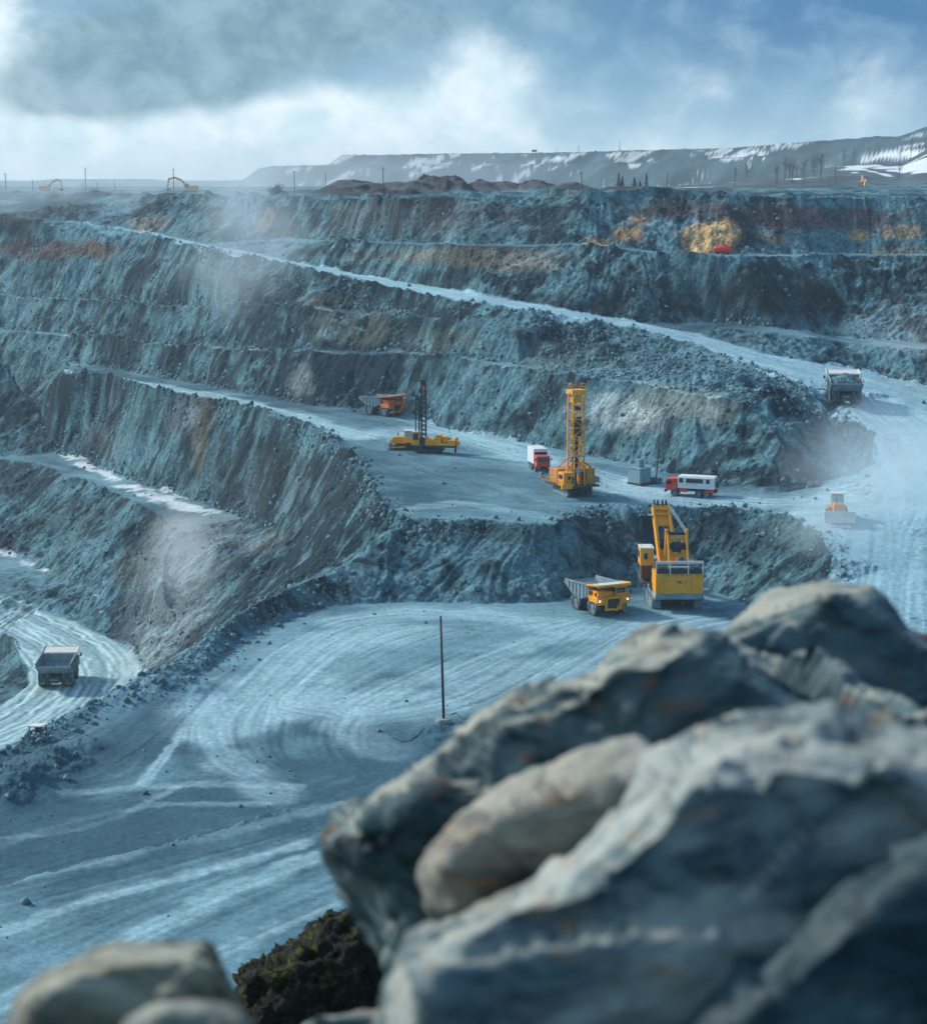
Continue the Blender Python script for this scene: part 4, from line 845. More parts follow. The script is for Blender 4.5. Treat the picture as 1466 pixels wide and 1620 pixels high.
pl_ = MB().box((mx - .4, my - .5, 6.7), (3.2, 1.9, .1)); [pl_.bar((mx - 2.0 + k * .55, my - 1.45, 6.7), (mx - 2.0 + k * .55, my - 1.45, 7.5), .04) for k in range(6)]; pl_.bar((mx - 2, my - 1.45, 7.5), (mx + .9, my - 1.45, 7.5), .04); pl_.build('mast_platform', GRY, D_)
MB().box((mx - .05, my - 1.02, 4.3), (.75, .05, .85)).build('screen', BLUG, D_)
rp = MB(); rp.cyl((mx - 1.6, my - .4, 4.6), (mx - 1.45, my - .4, tops - .2), .06, n=6).cyl((mx - 1.35, my + .3, 4.6), (mx - 1.3, my + .3, tops - .2), .05, n=6); rp.build('hoist_rope', GRY, D_)

# ------------------------------------------------------------------ crawler drill with black mast
rp0 = ground(683, 716); Q = thing('crawler_drill', 'yellow crawler drill rig with a black twin mast in front of the bulldozer', 'drill rig', rp0, 84)
for s_ in (-1, 1):
    tr = MB(); tr.prism([(-2.0, .25), (-1.7, .03), (1.9, .03), (2.2, .25), (2.2, .6), (1.9, .85), (-1.7, .85), (-2.0, .6)], s_ * 1.25 - .3, s_ * 1.25 + .3)
    for k in range(12): tr.box((s_ * 1.25, -1.75 + k * .33, .87), (.7, .22, .07)).box((s_ * 1.25, -1.75 + k * .33, .02), (.7, .22, .07))
    for k in range(5): tr.cyl((s_ * 1.58, -1.4 + k * .75, .42), (s_ * 1.60 + .02, -1.4 + k * .75, .42), .26, n=12)
    tr.build('crawler_track', DRK, Q)
MB().box((0, -.6, 1.28), (2.7, 8.2, .35)).box((0, -4.4, .8), (.25, .25, 1.2)).box((.9, -4.4, .6), (.22, .22, 1.1)).box((-.9, -4.4, .6), (.22, .22, 1.1)).box((0, 2.4, .85), (3.0, 1.5, 1.1)).build('chassis', DRK, Q, .03)
e = MB(); e.box((.2, .3, 1.9), (2.3, 1.7, 1.3)).box((0, -1.2, 2.2), (2.1, 1.3, 1.5)).box((0, -1.3, 3.1), (1.3, 1.0, .5)).box((0, -2.5, 2.6), (1.4, 1.0, 1.0)).box((0, -3.8, 1.9), (2.5, 1.5, 1.2)).box((.2, .9, 2.7), (1.8, .7, .4)).cyl((-.6, -4.6, 2.6), (.6, -4.6, 2.6), .35, n=12).box((0, -2.2, 1.7), (2.4, 2.2, .6)).box((0, -4.9, 1.75), (1.9, .5, .7)).cyl((1.1, -1.0, 1.8), (1.1, -3.0, 1.8), .3, n=10)
e.build('engine_housing', YEL, Q, .06); MB().cyl((.9, -1.6, 2.45), (.9, -2.9, 2.45), .22, n=10).box((.6, -3.2, 2.6), (.8, .4, .4)).build('exhaust', GRY, Q)
cb = MB().box((0.15, 2.95, 2.65), (1.5, 1.5, 2.4)); cab = cb.build('operator_cab', YEL, Q, .05); MB().box((.92, 2.95, 3.0), (.04, .9, 1.3)).box((-.63, 2.95, 3.0), (.04, 1.0, 1.2)).box((.15, 3.72, 3.0), (1.1, .04, 1.2)).build('window', GLS, cab); MB().box((.15, 2.7, 3.92), (1.6, 1.9, .12)).build('cab_roof', CRM, cab)
m = MB()
for x in (-.45, .45):
    for y in (1.1, 1.9): m.bar((x, y, .3), (x, y, 12.7), .20)
for k in range(15): z = .9 + k * .82; m.bar((-.45, 1.1, z), (.45, 1.9, z + .4), .1).bar((.45, 1.1, z), (-.45, 1.9, z + .4), .1).box((0, 1.5, z), (1.1, .95, .10))
m.box((0, 1.7, 13.3), (1.4, .6, .35)).box((0, 2.1, 13.5), (.8, 1.9, .2)).box((0, 1.5, 12.9), (.9, .9, .6)); m.box((0, 1.5, 1.4), (1.4, 1.4, 2.6)); m.build('mast', BLK, Q)
MB().box((.1, 1.2, 12.1), (.9, .85, .8)).build('rotary_head', YEL, Q, .05)
MB().cyl((.0, 3.0, .3), (0, 3.0, 10.4), .10, n=8).cyl((0, 2.35, .3), (0, 2.35, 10.0), .16, n=8).box((0, 2.8, 10.6), (.3, 1.0, .2)).box((0, 2.6, 10.1), (.4, .5, .5)).box((0, 2.2, 9.9), (.2, 1.4, .12)).build('rod_rack', BLK, Q)

# ------------------------------------------------------------------ bulldozer (nose +Y)
def bulldozer(label, loc, rz, paint, scale=1., group='bulldozers on the drilling bench'):
    T = thing('bulldozer', label, 'bulldozer', loc, rz, group, scale)
    for s_ in (-1, 1):
        tr = MB(); tr.prism([(-2.4, .5), (-2.0, .05), (1.7, .05), (2.1, .45), (1.9, .9), (-.9, 1.45), (-1.6, 1.3)], s_ * 1.15 - .3, s_ * 1.15 + .3)
        for k in range(11): tr.box((s_ * 1.15, -1.9 + k * .36, .03), (.68, .24, .08))
        tr.build('crawler_track', DRK, T)
    b = MB(); b.box((0, 1.0, 1.75), (1.5, 2.6, 1.1)).box((0, .9, 2.38), (1.3, 2.3, .18)).box((-1.0, -.9, 1.5), (.6, 2.2, .6)).box((1.0, -.9, 1.5), (.6, 2.2, .6)).box((0, -1.0, 1.6), (1.6, 2.2, 1.0)); b.build('engine_hood', paint, T, .05)
    MB().cyl((.35, 1.3, 2.4), (.35, 1.3, 3.2), .08).build('exhaust', DRK, T)
    cb = MB().box((0, -.85, 2.75), (1.7, 1.7, 1.6), tx=.88, ty=.85); c = cb.build('cab', paint, T, .05); MB().box((0, -.85, 3.62), (1.75, 1.8, .12)).build('cab_roof', WHT, c)
    MB().box((0, -.04, 2.85), (1.3, .05, 1.1), rot=(6, 0, 0)).box((-.82, -.85, 2.9), (.05, 1.2, 1.0)).box((.82, -.85, 2.9), (.05, 1.2, 1.0)).build('window', BLUG, c)
    bl = MB(); bl.prism([(2.95, .12), (3.15, .05), (2.95, .5), (2.92, .9), (3.05, 1.35), (3.2, 1.6), (3.08, 1.62), (2.85, 1.3), (2.75, .9), (2.8, .5)], -2.1, 2.1); bl.box((-2.1, 2.95, .85), (.08, .6, 1.5)).box((2.1, 2.95, .85), (.08, .6, 1.5)); bl.build('blade', CRM, T)
    MB().bar((-1.6, -.3, .7), (-1.7, 2.8, .5), .22).bar((1.6, -.3, .7), (1.7, 2.8, .5), .22).bar((-.6, 1.6, 2.2), (-.7, 2.8, 1.0), .14).bar((.6, 1.6, 2.2), (.7, 2.8, 1.0), .14).build('push_arm', paint, T)
    MB().bar((0, -2.0, 1.2), (0, -3.2, 1.4), .3).box((0, -3.2, 1.0), (1.4, .2, .25)).box((0, -3.3, .7), (.15, .3, 1.0)).build('ripper', DRK, T)
    return T
bulldozer('yellow bulldozer behind the black-masted drill with its worn blade lowered', ground(640, 711), 84, YEL, 1.0)
gp = ground(1324, 822)
bulldozer('dust-veiled pale bulldozer on the ramp to the right of the shovel pit', gp, 176, YELW, 1.12)

# ------------------------------------------------------------------ six-wheel trucks (nose +Y)
def truck_base(T, length, cabp, r=.58):
    for s_ in (-1, 1):
        for y in (length / 2 - 1.55, -length / 2 + 2.9, -length / 2 + 1.55): wheel('wheel', s_ * 1.02, y, r, .42, T, s_)
    MB().box((0, -.1, .95), (.9, length - .6, .28)).box((0, -length / 2 + .2, .85), (2.3, .14, .3)).box((1.0, .5, .85), (.4, 1.2, .5)).build('chassis', DRK, T)
    cy = length / 2 - 1.0
    c = MB(); c.prism([(cy - .95, 1.0), (cy + .98, 1.0), (cy + 1.0, 1.75), (cy + .72, 2.85), (cy - .95, 2.95)], -1.22, 1.22); cab = c.build('cab', cabp, T, .06)
    MB().prism([(cy + .985, 1.86), (cy + 1.02, 1.86), (cy + .80, 2.62), (cy + .765, 2.62)], -1.05, 1.05).build('windscreen', GLS, cab); MB().box((-1.225, cy + .25, 2.2), (.04, .8, .6)).box((1.225, cy + .25, 2.2), (.04, .8, .6)).build('window', GLS, cab)
    MB().box((0, cy + 1.03, .78), (2.4, .22, .42)).build('bumper', DRK, T, .03)
    for s_ in (-1, 1): MB().cyl((s_ * .85, cy + 1.13, .82), (s_ * .85, cy + 1.17, .82), .13, n=10).build('headlight', CRM, T); MB().box((s_ * 1.45, cy + .8, 2.3), (.2, .08, .42)).build('mirror', DRK, T)
    return cab
bx_ = ground(852, 743); K = thing('box_truck', 'red-cabbed truck with a plain white cargo box facing the camera', 'truck', bx_, 191)
truck_base(K, 7.4, RED); bxo = MB().box((0, -1.15, 2.55), (2.5, 5.0, 2.7)).build('cargo_box', WHT, K, .03); MB().box((0, 1.37, 2.35), (2.3, .04, 2.0)).build('front_panel', DRK, bxo)
bu = ground(1094, 784, 300); K2 = thing('crew_bus', 'red and white six-wheel crew bus with a spare wheel on its tail', 'crew bus', bu, 69, tilt=(0, 0))
truck_base(K2, 8.6, RED)
bb = MB(); bb.prism([(-1.24, 1.35), (1.24, 1.35), (1.24, 3.15), (1.05, 3.42), (-1.05, 3.42), (-1.24, 3.15)], -4.1, 2.15, 'y'); body = bb.build('passenger_body', WHT, K2, .03)
for s_ in (-1, 1):
    for y, L_ in ((1.55, .7), (-.75, 2.9), (-3.0, .65)): MB().box((s_ * 1.245, y, 2.65), (.04, L_, .72)).build('window', GLS, body)
    MB().box((s_ * 1.246, -.3, 2.02), (.03, 2.2, .05)).build('stripe', RED, body)
    MB().box((s_ * 1.15, 1.2, 1.0), (.3, 1.4, .5)).box((s_ * 1.15, -3.3, 1.0), (.3, 1.5, .42)).build('side_locker', RED, K2, .03)
MB().box((0.3, -4.12, 2.5), (1.1, .05, 1.2)).build('rear_door', GRY, body)
sw = MB(); sw.lathe((0, -4.35, 2.1), [(.2, -.12), (.5, -.2), (.6, -.12), (.6, .12), (.5, .2), (.2, .12)], 20, 'z')
for i, v_ in enumerate(sw.v): x, y, z = v_[0], v_[1] + 4.35, v_[2] - 2.1; sw.v[i] = (x, -4.35 + z, 2.1 + y)
sw.build('spare_wheel', RUB, K2)

def split_loose(o):
    """a part name that covers several pieces becomes one object per piece"""
    me = o.data; n = len(me.vertices); par = list(range(n))
    def fd(a):
        while par[a] != a: par[a] = par[par[a]]; a = par[a]
        return a
    for e_ in me.edges: a, b_ = fd(e_.vertices[0]), fd(e_.vertices[1]); par[a] = b_
    grp = {}
    for i in range(n): grp.setdefault(fd(i), []).append(i)
    if len(grp) < 2: return
    vco = [v.co[:] for v in me.vertices]; fs = [tuple(f.vertices) for f in me.polygons]; sm_ = me.polygons[0].use_smooth
    for k, ids in enumerate(grp.values()):
        mp_ = {v: i for i, v in enumerate(ids)}; ff = [tuple(mp_[v] for v in f) for f in fs if f[0] in mp_]
        m2 = bpy.data.meshes.new(o.name.split('.')[0]); m2.from_pydata([vco[v] for v in ids], [], ff); m2.materials.append(me.materials[0])
        if k == 0: o.data = m2
        else: c_ = bpy.data.objects.new(o.name.split('.')[0], m2); COL.objects.link(c_); c_.parent = o.parent
# ------------------------------------------------------------------ kiosk, poles, person, small things on the benches
kp = ground(1011, 766); Kq = thing('transformer_kiosk', 'grey steel transformer kiosk on skids next to the tyre-based pole', 'electrical kiosk', kp, 38)
KGL = plain('pale_grey_paint', (.20, .31, .36), .5, .08, 1.); kb = MB().box((0, 0, 1.6), (2.6, 3.0, 2.5)).build('housing', KGL, Kq, .03); MB().box((0, 0, 2.88), (2.8, 3.2, .08)).build('roof', KGL, kb)
MB().box((-.4, -1.52, 1.6), (1.0, .04, 2.0)).build('door', GRY, kb); MB().box((.3, .3, 3.6), (1.1, 1.1, 1.4)).build('bushing_box', KGL, Kq, .03)
MB().box((-1.1, 0, .15), (.25, 3.6, .3)).box((1.1, 0, .15), (.25, 3.6, .3)).box((0, -1.7, .2), (2.0, .2, .2)).box((0, 1.7, .2), (2.0, .2, .2)).box((0, 0, .32), (2.4, 2.9, .08)).build('skid', RUST, Kq)
POLEM = plain('dark_pole', (.045, .060, .070), .8, .2, 1.)
def tyre_flat(parent, r, w, mat):
    MB().lathe((0, 0, w / 2), [(r * .5, -w * .35), (r * .75, -w / 2), (r * .95, -w * .42), (r, -w * .2), (r, w * .2), (r * .95, w * .42), (r * .75, w / 2), (r * .5, w * .35), (r * .5, -w * .35)], 28, 'z').build('tyre_base', mat, parent, smooth_=True)
def px_pole(px, py, tx, ty, label, rad, g=None, group=None, mat=None, base=None, arm=False):
    g = g or ground(px, py); s = FPX / g.y; T = thing('utility_pole', label, 'utility pole', g, 0, group)
    hgt = (py - ty) / s; lean = (tx - px) / s
    MB().cyl((0, 0, -.3), (lean, 0, hgt), rad, rad * .72, 8).build('pole', mat or POLEM, T, smooth_=True)
    if base == 'tyre': tyre_flat(T, 1.12, .95, RUB)
    if base == 'concrete': MB().lathe((0, 0, 0), [(.95, -.3), (.98, .25), (.88, .48), (.3, .52), (.01, .52)], 16, 'z').build('concrete_base', CON, T)
    if arm:
        MB().bar((lean - .9, 0, hgt - .5), (lean + .9, 0, hgt - .5), .10).build('crossarm', mat or POLEM, T)
        i_ = MB(); [i_.cyl((lean + x, 0, hgt - .45), (lean + x, 0, hgt - .15), .07, n=6) for x in (-.8, 0, .8)]; i_.build('insulator', CRM, T)
    return T
fp = px_pole(702, 1143, 697, 966, 'dark steel pole standing in a round concrete base on the yard heap', .17, base='concrete', mat=PUR)
px_pole(1037, 764, 1044, 662, 'thin pole set in a large tyre between the kiosk and crew bus', .11, base='tyre'); px_pole(1287, 770, 1297, 664, 'thin pole set in a tyre at the foot of the rubble by the ramp', .11, base='tyre')
# poles along the rim of the pit: (x, y of foot, y of top, x of top, distance)
GRP = 'power line poles along the rim of the pit'
for px, py, ty, tx, D, lab, arm in [
    (10,303,273,9,740,'leftmost rim pole, at the very left edge of the plateau',True),(52,303,283,52,800,'short rim pole left of the farther excavator',False),(135,306,266,136,700,'tall rim pole standing alone between the two far excavators',True),
    (130,304,290,130,860,'faint short pole just behind the tall one between excavators',False),(154,305,287,154,820,'faint pole right of the tall pole between the two excavators',False),(182,305,286,182,820,'faint pole midway between tall pole and nearer excavator',False),
    (275,308,266,275,690,'tall rim pole touching the arm of the nearer far excavator',True),(309,306,290,309,840,'faint short pole behind the nearer far excavator',False),(466,315,270,466,640,'tall rim pole just right of the dark bush',True),
    (515,296,272,515,900,'faint pole at the left end of the brown spoil heap',False),(607,318,264,606,585,'tall rim pole in front of the brown spoil heap',True),(921,311,271,919,575,'leaning pole at the rim in front of the snowy ridge',True),
    (1055,303,272,1055,760,'rim pole beside the small dark spruces',False),(1320,300,262,1320,900,'bare pole among the leafless trees under the right hill',False)]:
    u, r = ray(px, py); x, y = u * D, D; z = Hat(x, y); g = Vector((x, y, z)); s = FPX / D
    r0 = ray(px, py)[1] * D; T = thing('utility_pole', lab, 'utility pole', g, 0, GRP); top = -ray(tx, ty)[1] * D - z; lean = (tx - px) / s
    MB().cyl((0, 0, -.5), (lean, 0, top), .15, .10, 7).build('pole', POLEM, T)
    if arm: MB().bar((lean - .7, 0, top - .5), (lean + .7, 0, top - .5), .10).build('crossarm', POLEM, T)
for px, ty, h_, lab in [(880,234,5,'faint mast on the skyline of the snowy ridge, second from left'),(915,230,8,'thin mast on the ridge skyline right of the faint one'),(980,223,11,'tallest thin mast on the skyline of the snowy ridge')]:
    D = float(np.interp(px, [400, 800, 1466], [2500, 2300, 1600])) + 12; u, r = ray(px, ty); x = u * D; z = Hat(x, D); T = thing('skyline_mast', lab, 'mast', (x, D, z - 1), 0, 'masts on the ridge skyline'); MB().cyl((0, 0, 0), (0, 0, -r * D - z + 1), .35, .22, 6).build('pole', POLEM, T)
D = 2270; u, r = ray(845, 236); z = Hat(u * D, D); T = thing('skyline_sign', 'small framed sign standing on the ridge skyline above the spoil heaps', 'sign', (u * D, D, z - 1)); MB().bar((-1.8, 0, 0), (-1.8, 0, -r * D - z + 1), .5).bar((1.8, 0, 0), (1.8, 0, -r * D - z), .5).build('leg', POLEM, T); MB().box((0, 0, -r * D - z - .5), (5.5, .4, 2.2)).build('board', POLEM, T)
# ------------------------------------------------------------------ far excavators (boom towards +Y)
def excavator(label, loc, rz, reach, sc=1.):
    T = thing('excavator', label, 'excavator', loc, rz, 'excavators on the far plateau', sc)
    for s_ in (-1, 1): MB().prism([(-2.2, .3), (-1.8, .02), (1.8, .02), (2.2, .3), (2.2, .7), (1.8, 1.0), (-1.8, 1.0), (-2.2, .7)], s_ * 1.3 - .3, s_ * 1.3 + .3).build('crawler_track', DRK, T)
    MB().box((0, -.5, 1.9), (2.9, 3.9, 1.3)).box((0, -2.1, 1.9), (2.7, .9, 1.5)).build('body', YEL, T, .06); c = MB().box((-1.0, 1.0, 2.3), (1.0, 1.5, 1.9)).build('cab', YEL, T, .05); MB().box((-1.0, 1.77, 2.6), (.8, .04, 1.1)).box((-1.52, 1.0, 2.6), (.04, 1.1, .9)).build('window', GLS, c)
    b = MB(); q = [Vector((.2, 1.0, 2.0)), Vector((.2, 2.8, 4.3)), Vector((.2, 5.2, 5.2)), Vector((.2, reach, 4.6))]
    for a, c_ in zip(q[:-1], q[1:]): b.bar(a, c_, .5, .65)
    b.build('boom', YEL, T, .03); MB().bar((.2, reach - .4, 5.1), (.2, reach + .3, 1.4), .4, .5).build('stick', YEL, T, .03); MB().prism([(reach - .7, 1.6), (reach + .5, 1.5), (reach + .4, .5), (reach - .5, .3)], -.45, .85).build('bucket', DRK, T, .03)
    return T
def rim_pt(px, D, lift=0.): u, r = ray(px, 305); return Vector((u * D, D, Hat(u * D, D) + lift))
q = rim_pt(301, 700); excavator('yellow excavator on the left rim reaching its arm down beside a pole', q, 88, 7.4); q = rim_pt(72, 860); excavator('pale distant excavator on the far left rim with arm to the right', q, -88, 6.6)
q = rim_pt(1368, 880); ft = bulldozer('small distant orange machine in dust below the snowy right hill', q, 200, YELW, 1.15, None)
ft['category'] = 'bulldozer'
# red tank lying on the clay bench
tk = ground(1143, 402); T = thing('fuel_tank', 'bright red cylindrical tank at the foot of the orange clay face', 'tank', tk, -12); MB().lathe((0, 0, 1.05), [(.01, -2.0), (.7, -1.95), (.85, -1.7), (.85, 1.7), (.7, 1.95), (.01, 2.0)], 20, 'x').build('vessel', lampmat('red_tank_paint', (.0, .0, .0), 0), T, smooth_=True); T.children[0].data.materials[0] = plain('bright_red_paint', (.80, .05, .05), .4, .1, 2.)
MB().box((-1.2, 0, .2), (.3, 1.3, .5)).box((1.2, 0, .2), (.3, 1.3, .5)).build('cradle', DRK, T); MB().box((.5, 0, 1.95), (.9, .5, .2)).build('hatch', DRK, T)
# stand at the edge of the yard
q = ground(60, 1166); T = thing('sheltered_stand', 'small open steel stand with a pale sloping roof by the pale road', 'shelter', q, -28)
for x in (-.8, .8):
    for y in (-.5, .5): MB().bar((x, y, -.2), (x, y, 1.25 + .1 * (x > 0)), .09).build('leg', DRK, T)
MB().prism([(-1.0, 1.22), (1.0, 1.42), (1.0, 1.54), (-1.0, 1.34)], -.7, .7, 'y').build('roof', CRM, T); MB().box((-.1, 0, .7), (1.5, .9, .06)).box((.1, .1, .95), (.6, .4, .4)).build('shelf', DRK, T)
q = ground(43, 1170); tag(MB().bar(q + Vector((0, 0, -.2)), q + Vector((0, 0, .9)), .07).bar(q + Vector((.35, 0, -.2)), q + Vector((.35, 0, .9)), .07).build('marker_post', GRY), 'pair of thin short posts left of the small steel stand', 'post')
# tyre lying behind the bus
q = ground(1131, 750); T = thing('scrap_tyre', 'dark worn tyre leaning on the ground behind the crew bus', 'tyre', q + Vector((0, 0, -.1)), 25, tilt=(25, 0)); tyre_flat(T, .95, .6, DRK)
# person walking near the crest
def person(label, loc, rz, h=1.78):
    T = bpy.data.objects.new('person', bpy.data.meshes.new('person')); COL.objects.link(T); tag(T, label, 'person'); T.location = loc; T.rotation_euler = (0, 0, R(rz))
    J = {'pel': (0, 0, .95, .15, .12), 'wst': (0, .01, 1.10, .14, .10), 'chs': (0, .02, 1.32, .175, .12), 'nck': (0, .03, 1.50, .055, .055), 'hed': (0, .05, 1.63, .085, .10), 'top': (0, .05, 1.73, .07, .08)}
    for s_, n in ((-1, 'l'), (1, 'r')):
        f = .22 * s_
        J[n + 'hip'] = (s_ * .10, 0, .88, .10, .10); J[n + 'kne'] = (s_ * .11, f * .5 + .04, .48, .065, .065); J[n + 'ank'] = (s_ * .11, f, .09, .045, .045); J[n + 'toe'] = (s_ * .12, f + .17, .04, .04, .03)
        J[n + 'sho'] = (s_ * .19, .02, 1.42, .065, .065); J[n + 'elb'] = (s_ * .25, -f * .4, 1.14, .048, .048); J[n + 'wri'] = (s_ * .25, -f * .9 + .05, .90, .035, .035); J[n + 'han'] = (s_ * .25, -f * 1.1 + .07, .81, .04, .022)
    E = [('pel', 'wst'), ('wst', 'chs'), ('chs', 'nck'), ('nck', 'hed'), ('hed', 'top')]
    for n in 'lr': E += [('pel', n + 'hip'), (n + 'hip', n + 'kne'), (n + 'kne', n + 'ank'), (n + 'ank', n + 'toe'), ('chs', n + 'sho'), (n + 'sho', n + 'elb'), (n + 'elb', n + 'wri'), (n + 'wri', n + 'han')]
    ks = list(J); me = bpy.data.meshes.new('skel'); me.from_pydata([J[k][:3] for k in ks], [(ks.index(a), ks.index(b)) for a, b in E], [])
    o = bpy.data.objects.new('skel', me); COL.objects.link(o); sk = o.modifiers.new('s', 'SKIN'); o.modifiers.new('ss', 'SUBSURF').levels = 1
    for i, k in enumerate(ks): v = me.skin_vertices[0].data[i]; v.radius = J[k][3:]; v.use_root = (k == 'pel')
    dg = bpy.context.evaluated_depsgraph_get(); dg.update(); m2 = bpy.data.meshes.new_from_object(o.evaluated_get(dg)); bpy.data.objects.remove(o); T.data = m2; m2.name = 'person'
    m2.materials.clear(); m2.materials.append(plain('dark_work_clothes', (.030, .035, .045), .9, .2, 6.))
    hm = MB(); hm.lathe((0, .05, 1.66), [(.125, 0), (.12, .06), (.08, .12), (.01, .14)], 12, 'z').build('helmet', plain('worn_helmet', (.25, .16, .08), .5), T, smooth_=True)
person('person in dark work clothes walking by the crest left of the bulldozer', ground(511, 703), 75)
# cables lying by the pole, and a hose on the yard
def ground_cable(pts, d, r, label, name='power_cable'):
    ps = []
    for a, b_ in zip(pts[:-1], pts[1:]):
        for k in range(5): q = k / 5; ps.append((a[0] + (b_[0] - a[0]) * q, a[1] + (b_[1] - a[1]) * q))
    w3 = []
    for px, py in ps: g = ground(px, py); w3.append(g + Vector((0, 0, r * .8)))
    tag(MB().tube(w3, r, 6).build(name, BLK, smooth_=True), label, 'cable')
ground_cable([(611,1158),(622,1168),(636,1174),(650,1172),(662,1163),(672,1150)], 64, .045, 'black cable looping on the ground left of the concrete-based pole'); ground_cable([(712,1132),(720,1128),(733,1138),(752,1140),(768,1131),(776,1122),(788,1129)], 64, .045, 'black cable looping on the ground right of the concrete-based pole')
# ------------------------------------------------------------------ bush, spruces, leafless trees on the rim
LEAF = plain('dark_needles', (.030, .055, .045), .8, .4, 1.5); TWIG = plain('grey_bark', (.085, .080, .080), .9, .3, 2.)
rnd = random.Random(4)
def leafy(name, label, cat, loc, w, h, n, cone=False, group=None, leaf=.22):
    T = thing(name, label, cat, loc, 0, group); MB().cyl((0, 0, -.2), (0, 0, h * (.9 if cone else .5)), .10, .03, 6).build('trunk', TWIG, T)
    f = MB()
    for k in range(n):
        if cone: z = rnd.uniform(.1, 1) * h; rr_ = w / 2 * (1 - z / h) * (.5 + .5 * rnd.random()) * (1 + .4 * math.sin(z * 9)); a = rnd.uniform(0, 6.28)
        else:
            a = rnd.uniform(0, 6.28); b_ = rnd.uniform(0, 1.5); q_ = rnd.uniform(.35, 1) ** .5 * (1 + .25 * math.sin(a * 5) + .2 * math.sin(b_ * 7 + a)); rr_ = w / 2 * math.cos(b_) * q_; z = h * (.1 + .9 * math.sin(b_) * q_)
        c = Vector((rr_ * math.cos(a), rr_ * math.sin(a), z)); u1 = Vector((rnd.gauss(0, 1), rnd.gauss(0, 1), rnd.gauss(0, 1))).normalized(); u2 = u1.orthogonal().normalized(); l = leaf * rnd.uniform(.6, 1.4)
        f.add([c - u1 * l, c - u2 * l * .5, c + u1 * l, c + u2 * l * .5], [(0, 1, 2, 3)])
    f.build('foliage' if not cone else 'crown', LEAF, T)
    return T
q = ground(438, 316) if True else None; q = rim_pt(438, 600); leafy('bush', 'dark round bush on the rim left of a tall pole', 'bush', q, 5.2, 2.9, 1100)
for i, (px, h_) in enumerate([(978,6),(984,5),(1003,4.5),(1022,6.5),(1012,3.5)]): q = rim_pt(px, 790 + i * 9); leafy('spruce_tree', 'small dark spruce in the row at the foot of the snowy ridge', 'spruce', q, 2.6, h_, 260, True, 'small spruces at the foot of the snowy ridge', .3)
def bare_tree(loc, h, seed):
    r_ = random.Random(seed); T = thing('bare_tree', 'leafless grey tree in the clump on the lower right hill', 'tree', loc, r_.uniform(0, 360), 'leafless trees on the right hill')
    MB().cyl((0, 0, -.4), (.1, 0, h * .96), .16, .04, 6).build('trunk', TWIG, T); m = MB()
    for k in range(16):
        z = h * r_.uniform(.4, .95); a = r_.uniform(0, 6.28); L_ = h * .22 * (1.25 - z / h) + .4; e_ = Vector((math.cos(a) * L_, math.sin(a) * L_, z + L_ * 1.1)); m.cyl((0, 0, z), e_, .05, .02, 4)
        for j in range(3): q_ = Vector((0, 0, z)).lerp(e_, r_.uniform(.3, .9)); m.cyl(q_, q_ + Vector((r_.gauss(0, .5), r_.gauss(0, .5), r_.uniform(.4, 1.1))), .03, .012, 3)
    m.build('branches', TWIG, T)
for i in range(26):
    px = rnd.choice([rnd.uniform(1240, 1262), rnd.uniform(1258, 1300), rnd.uniform(1285, 1300), rnd.uniform(1290, 1466), rnd.uniform(1150, 1250)]); D = rnd.uniform(900, 1130); u, r = ray(px, 280); bare_tree((u * D, D, Hat(u * D, D)), rnd.uniform(6, 12), i)
# ------------------------------------------------------------------ loose rock
def rock_verts(n_var, seed):
    out = []; r_ = np.random.RandomState(seed); bm = bmesh.new(); bmesh.ops.create_icosphere(bm, subdivisions=1, radius=1.0)
    base = np.array([v.co[:] for v in bm.verts]); fc = np.array([[v.index for v in f.verts] for f in bm.faces]); bm.free()
    for k in range(n_var):
        v = base * (1 + .35 * (r_.rand(len(base), 1) - .5)); ax_ = r_.randn(3, 3); q_, _ = np.linalg.qr(ax_)
        for j in range(4): d = r_.randn(3); d /= np.linalg.norm(d); dd_ = v @ d; v = v - np.outer(np.clip(dd_ - .62, 0, 9), d)     # flat broken faces
        out.append(v * np.array([1, .8, .62]) @ q_)
    return out, fc
RV, RF = rock_verts(10, 3)
STONE, t, b = newmat('loose_broken_rock'); oc = t.node('ShaderNodeTexCoord').outputs['Object']; n_ = t.noise(oc, .35, 5, .7); cc = t.mix(t.ramp(n_, .3, .7), (.028, .075, .088), (.17, .29, .315)); t.link(cc, b.inputs['Base Color']); b.inputs['Roughness'].default_value = .9
windrow = np.zeros_like(H)
for pl, wd in ((road_near, 2.6), (yard_crest, 3.6), (mb_crest, 2.0)):
    w = path_win(pl, 12); d, s = seg_dist(XX[w], YY[w], pl); windrow[w] = np.maximum(windrow[w], np.exp(-(d / wd) ** 2))
prob = (toe_m * 1.3 + windrow * .4 + apron * .3 + face * .02 + .003) * (YY < 620) * (YY > 118) * (YY / 300) ** .5 * (1 - .97 * ((dmain < 9) | (dlow < 11)))
clump = smooth(fbm(XX, YY, 9, 3, .6, 303.), -.25, .35); prob *= (.15 + clump); cellA = np.gradient(ys)[:, None] * du * YY; prob *= cellA
cum = np.cumsum(prob.ravel()); pick = np.searchsorted(cum, _rng.rand(46000) * cum[-1]); pj, pi_ = np.unravel_index(pick, H.shape)
sz = .12 * (1 - _rng.rand(len(pick))) ** -.52; sz = np.clip(sz, .12, .75)
NV = len(RV[0]); allv = np.empty((len(pick), NV, 3)); var = _rng.randint(0, 10, len(pick)); th_ = _rng.rand(len(pick)) * 6.28
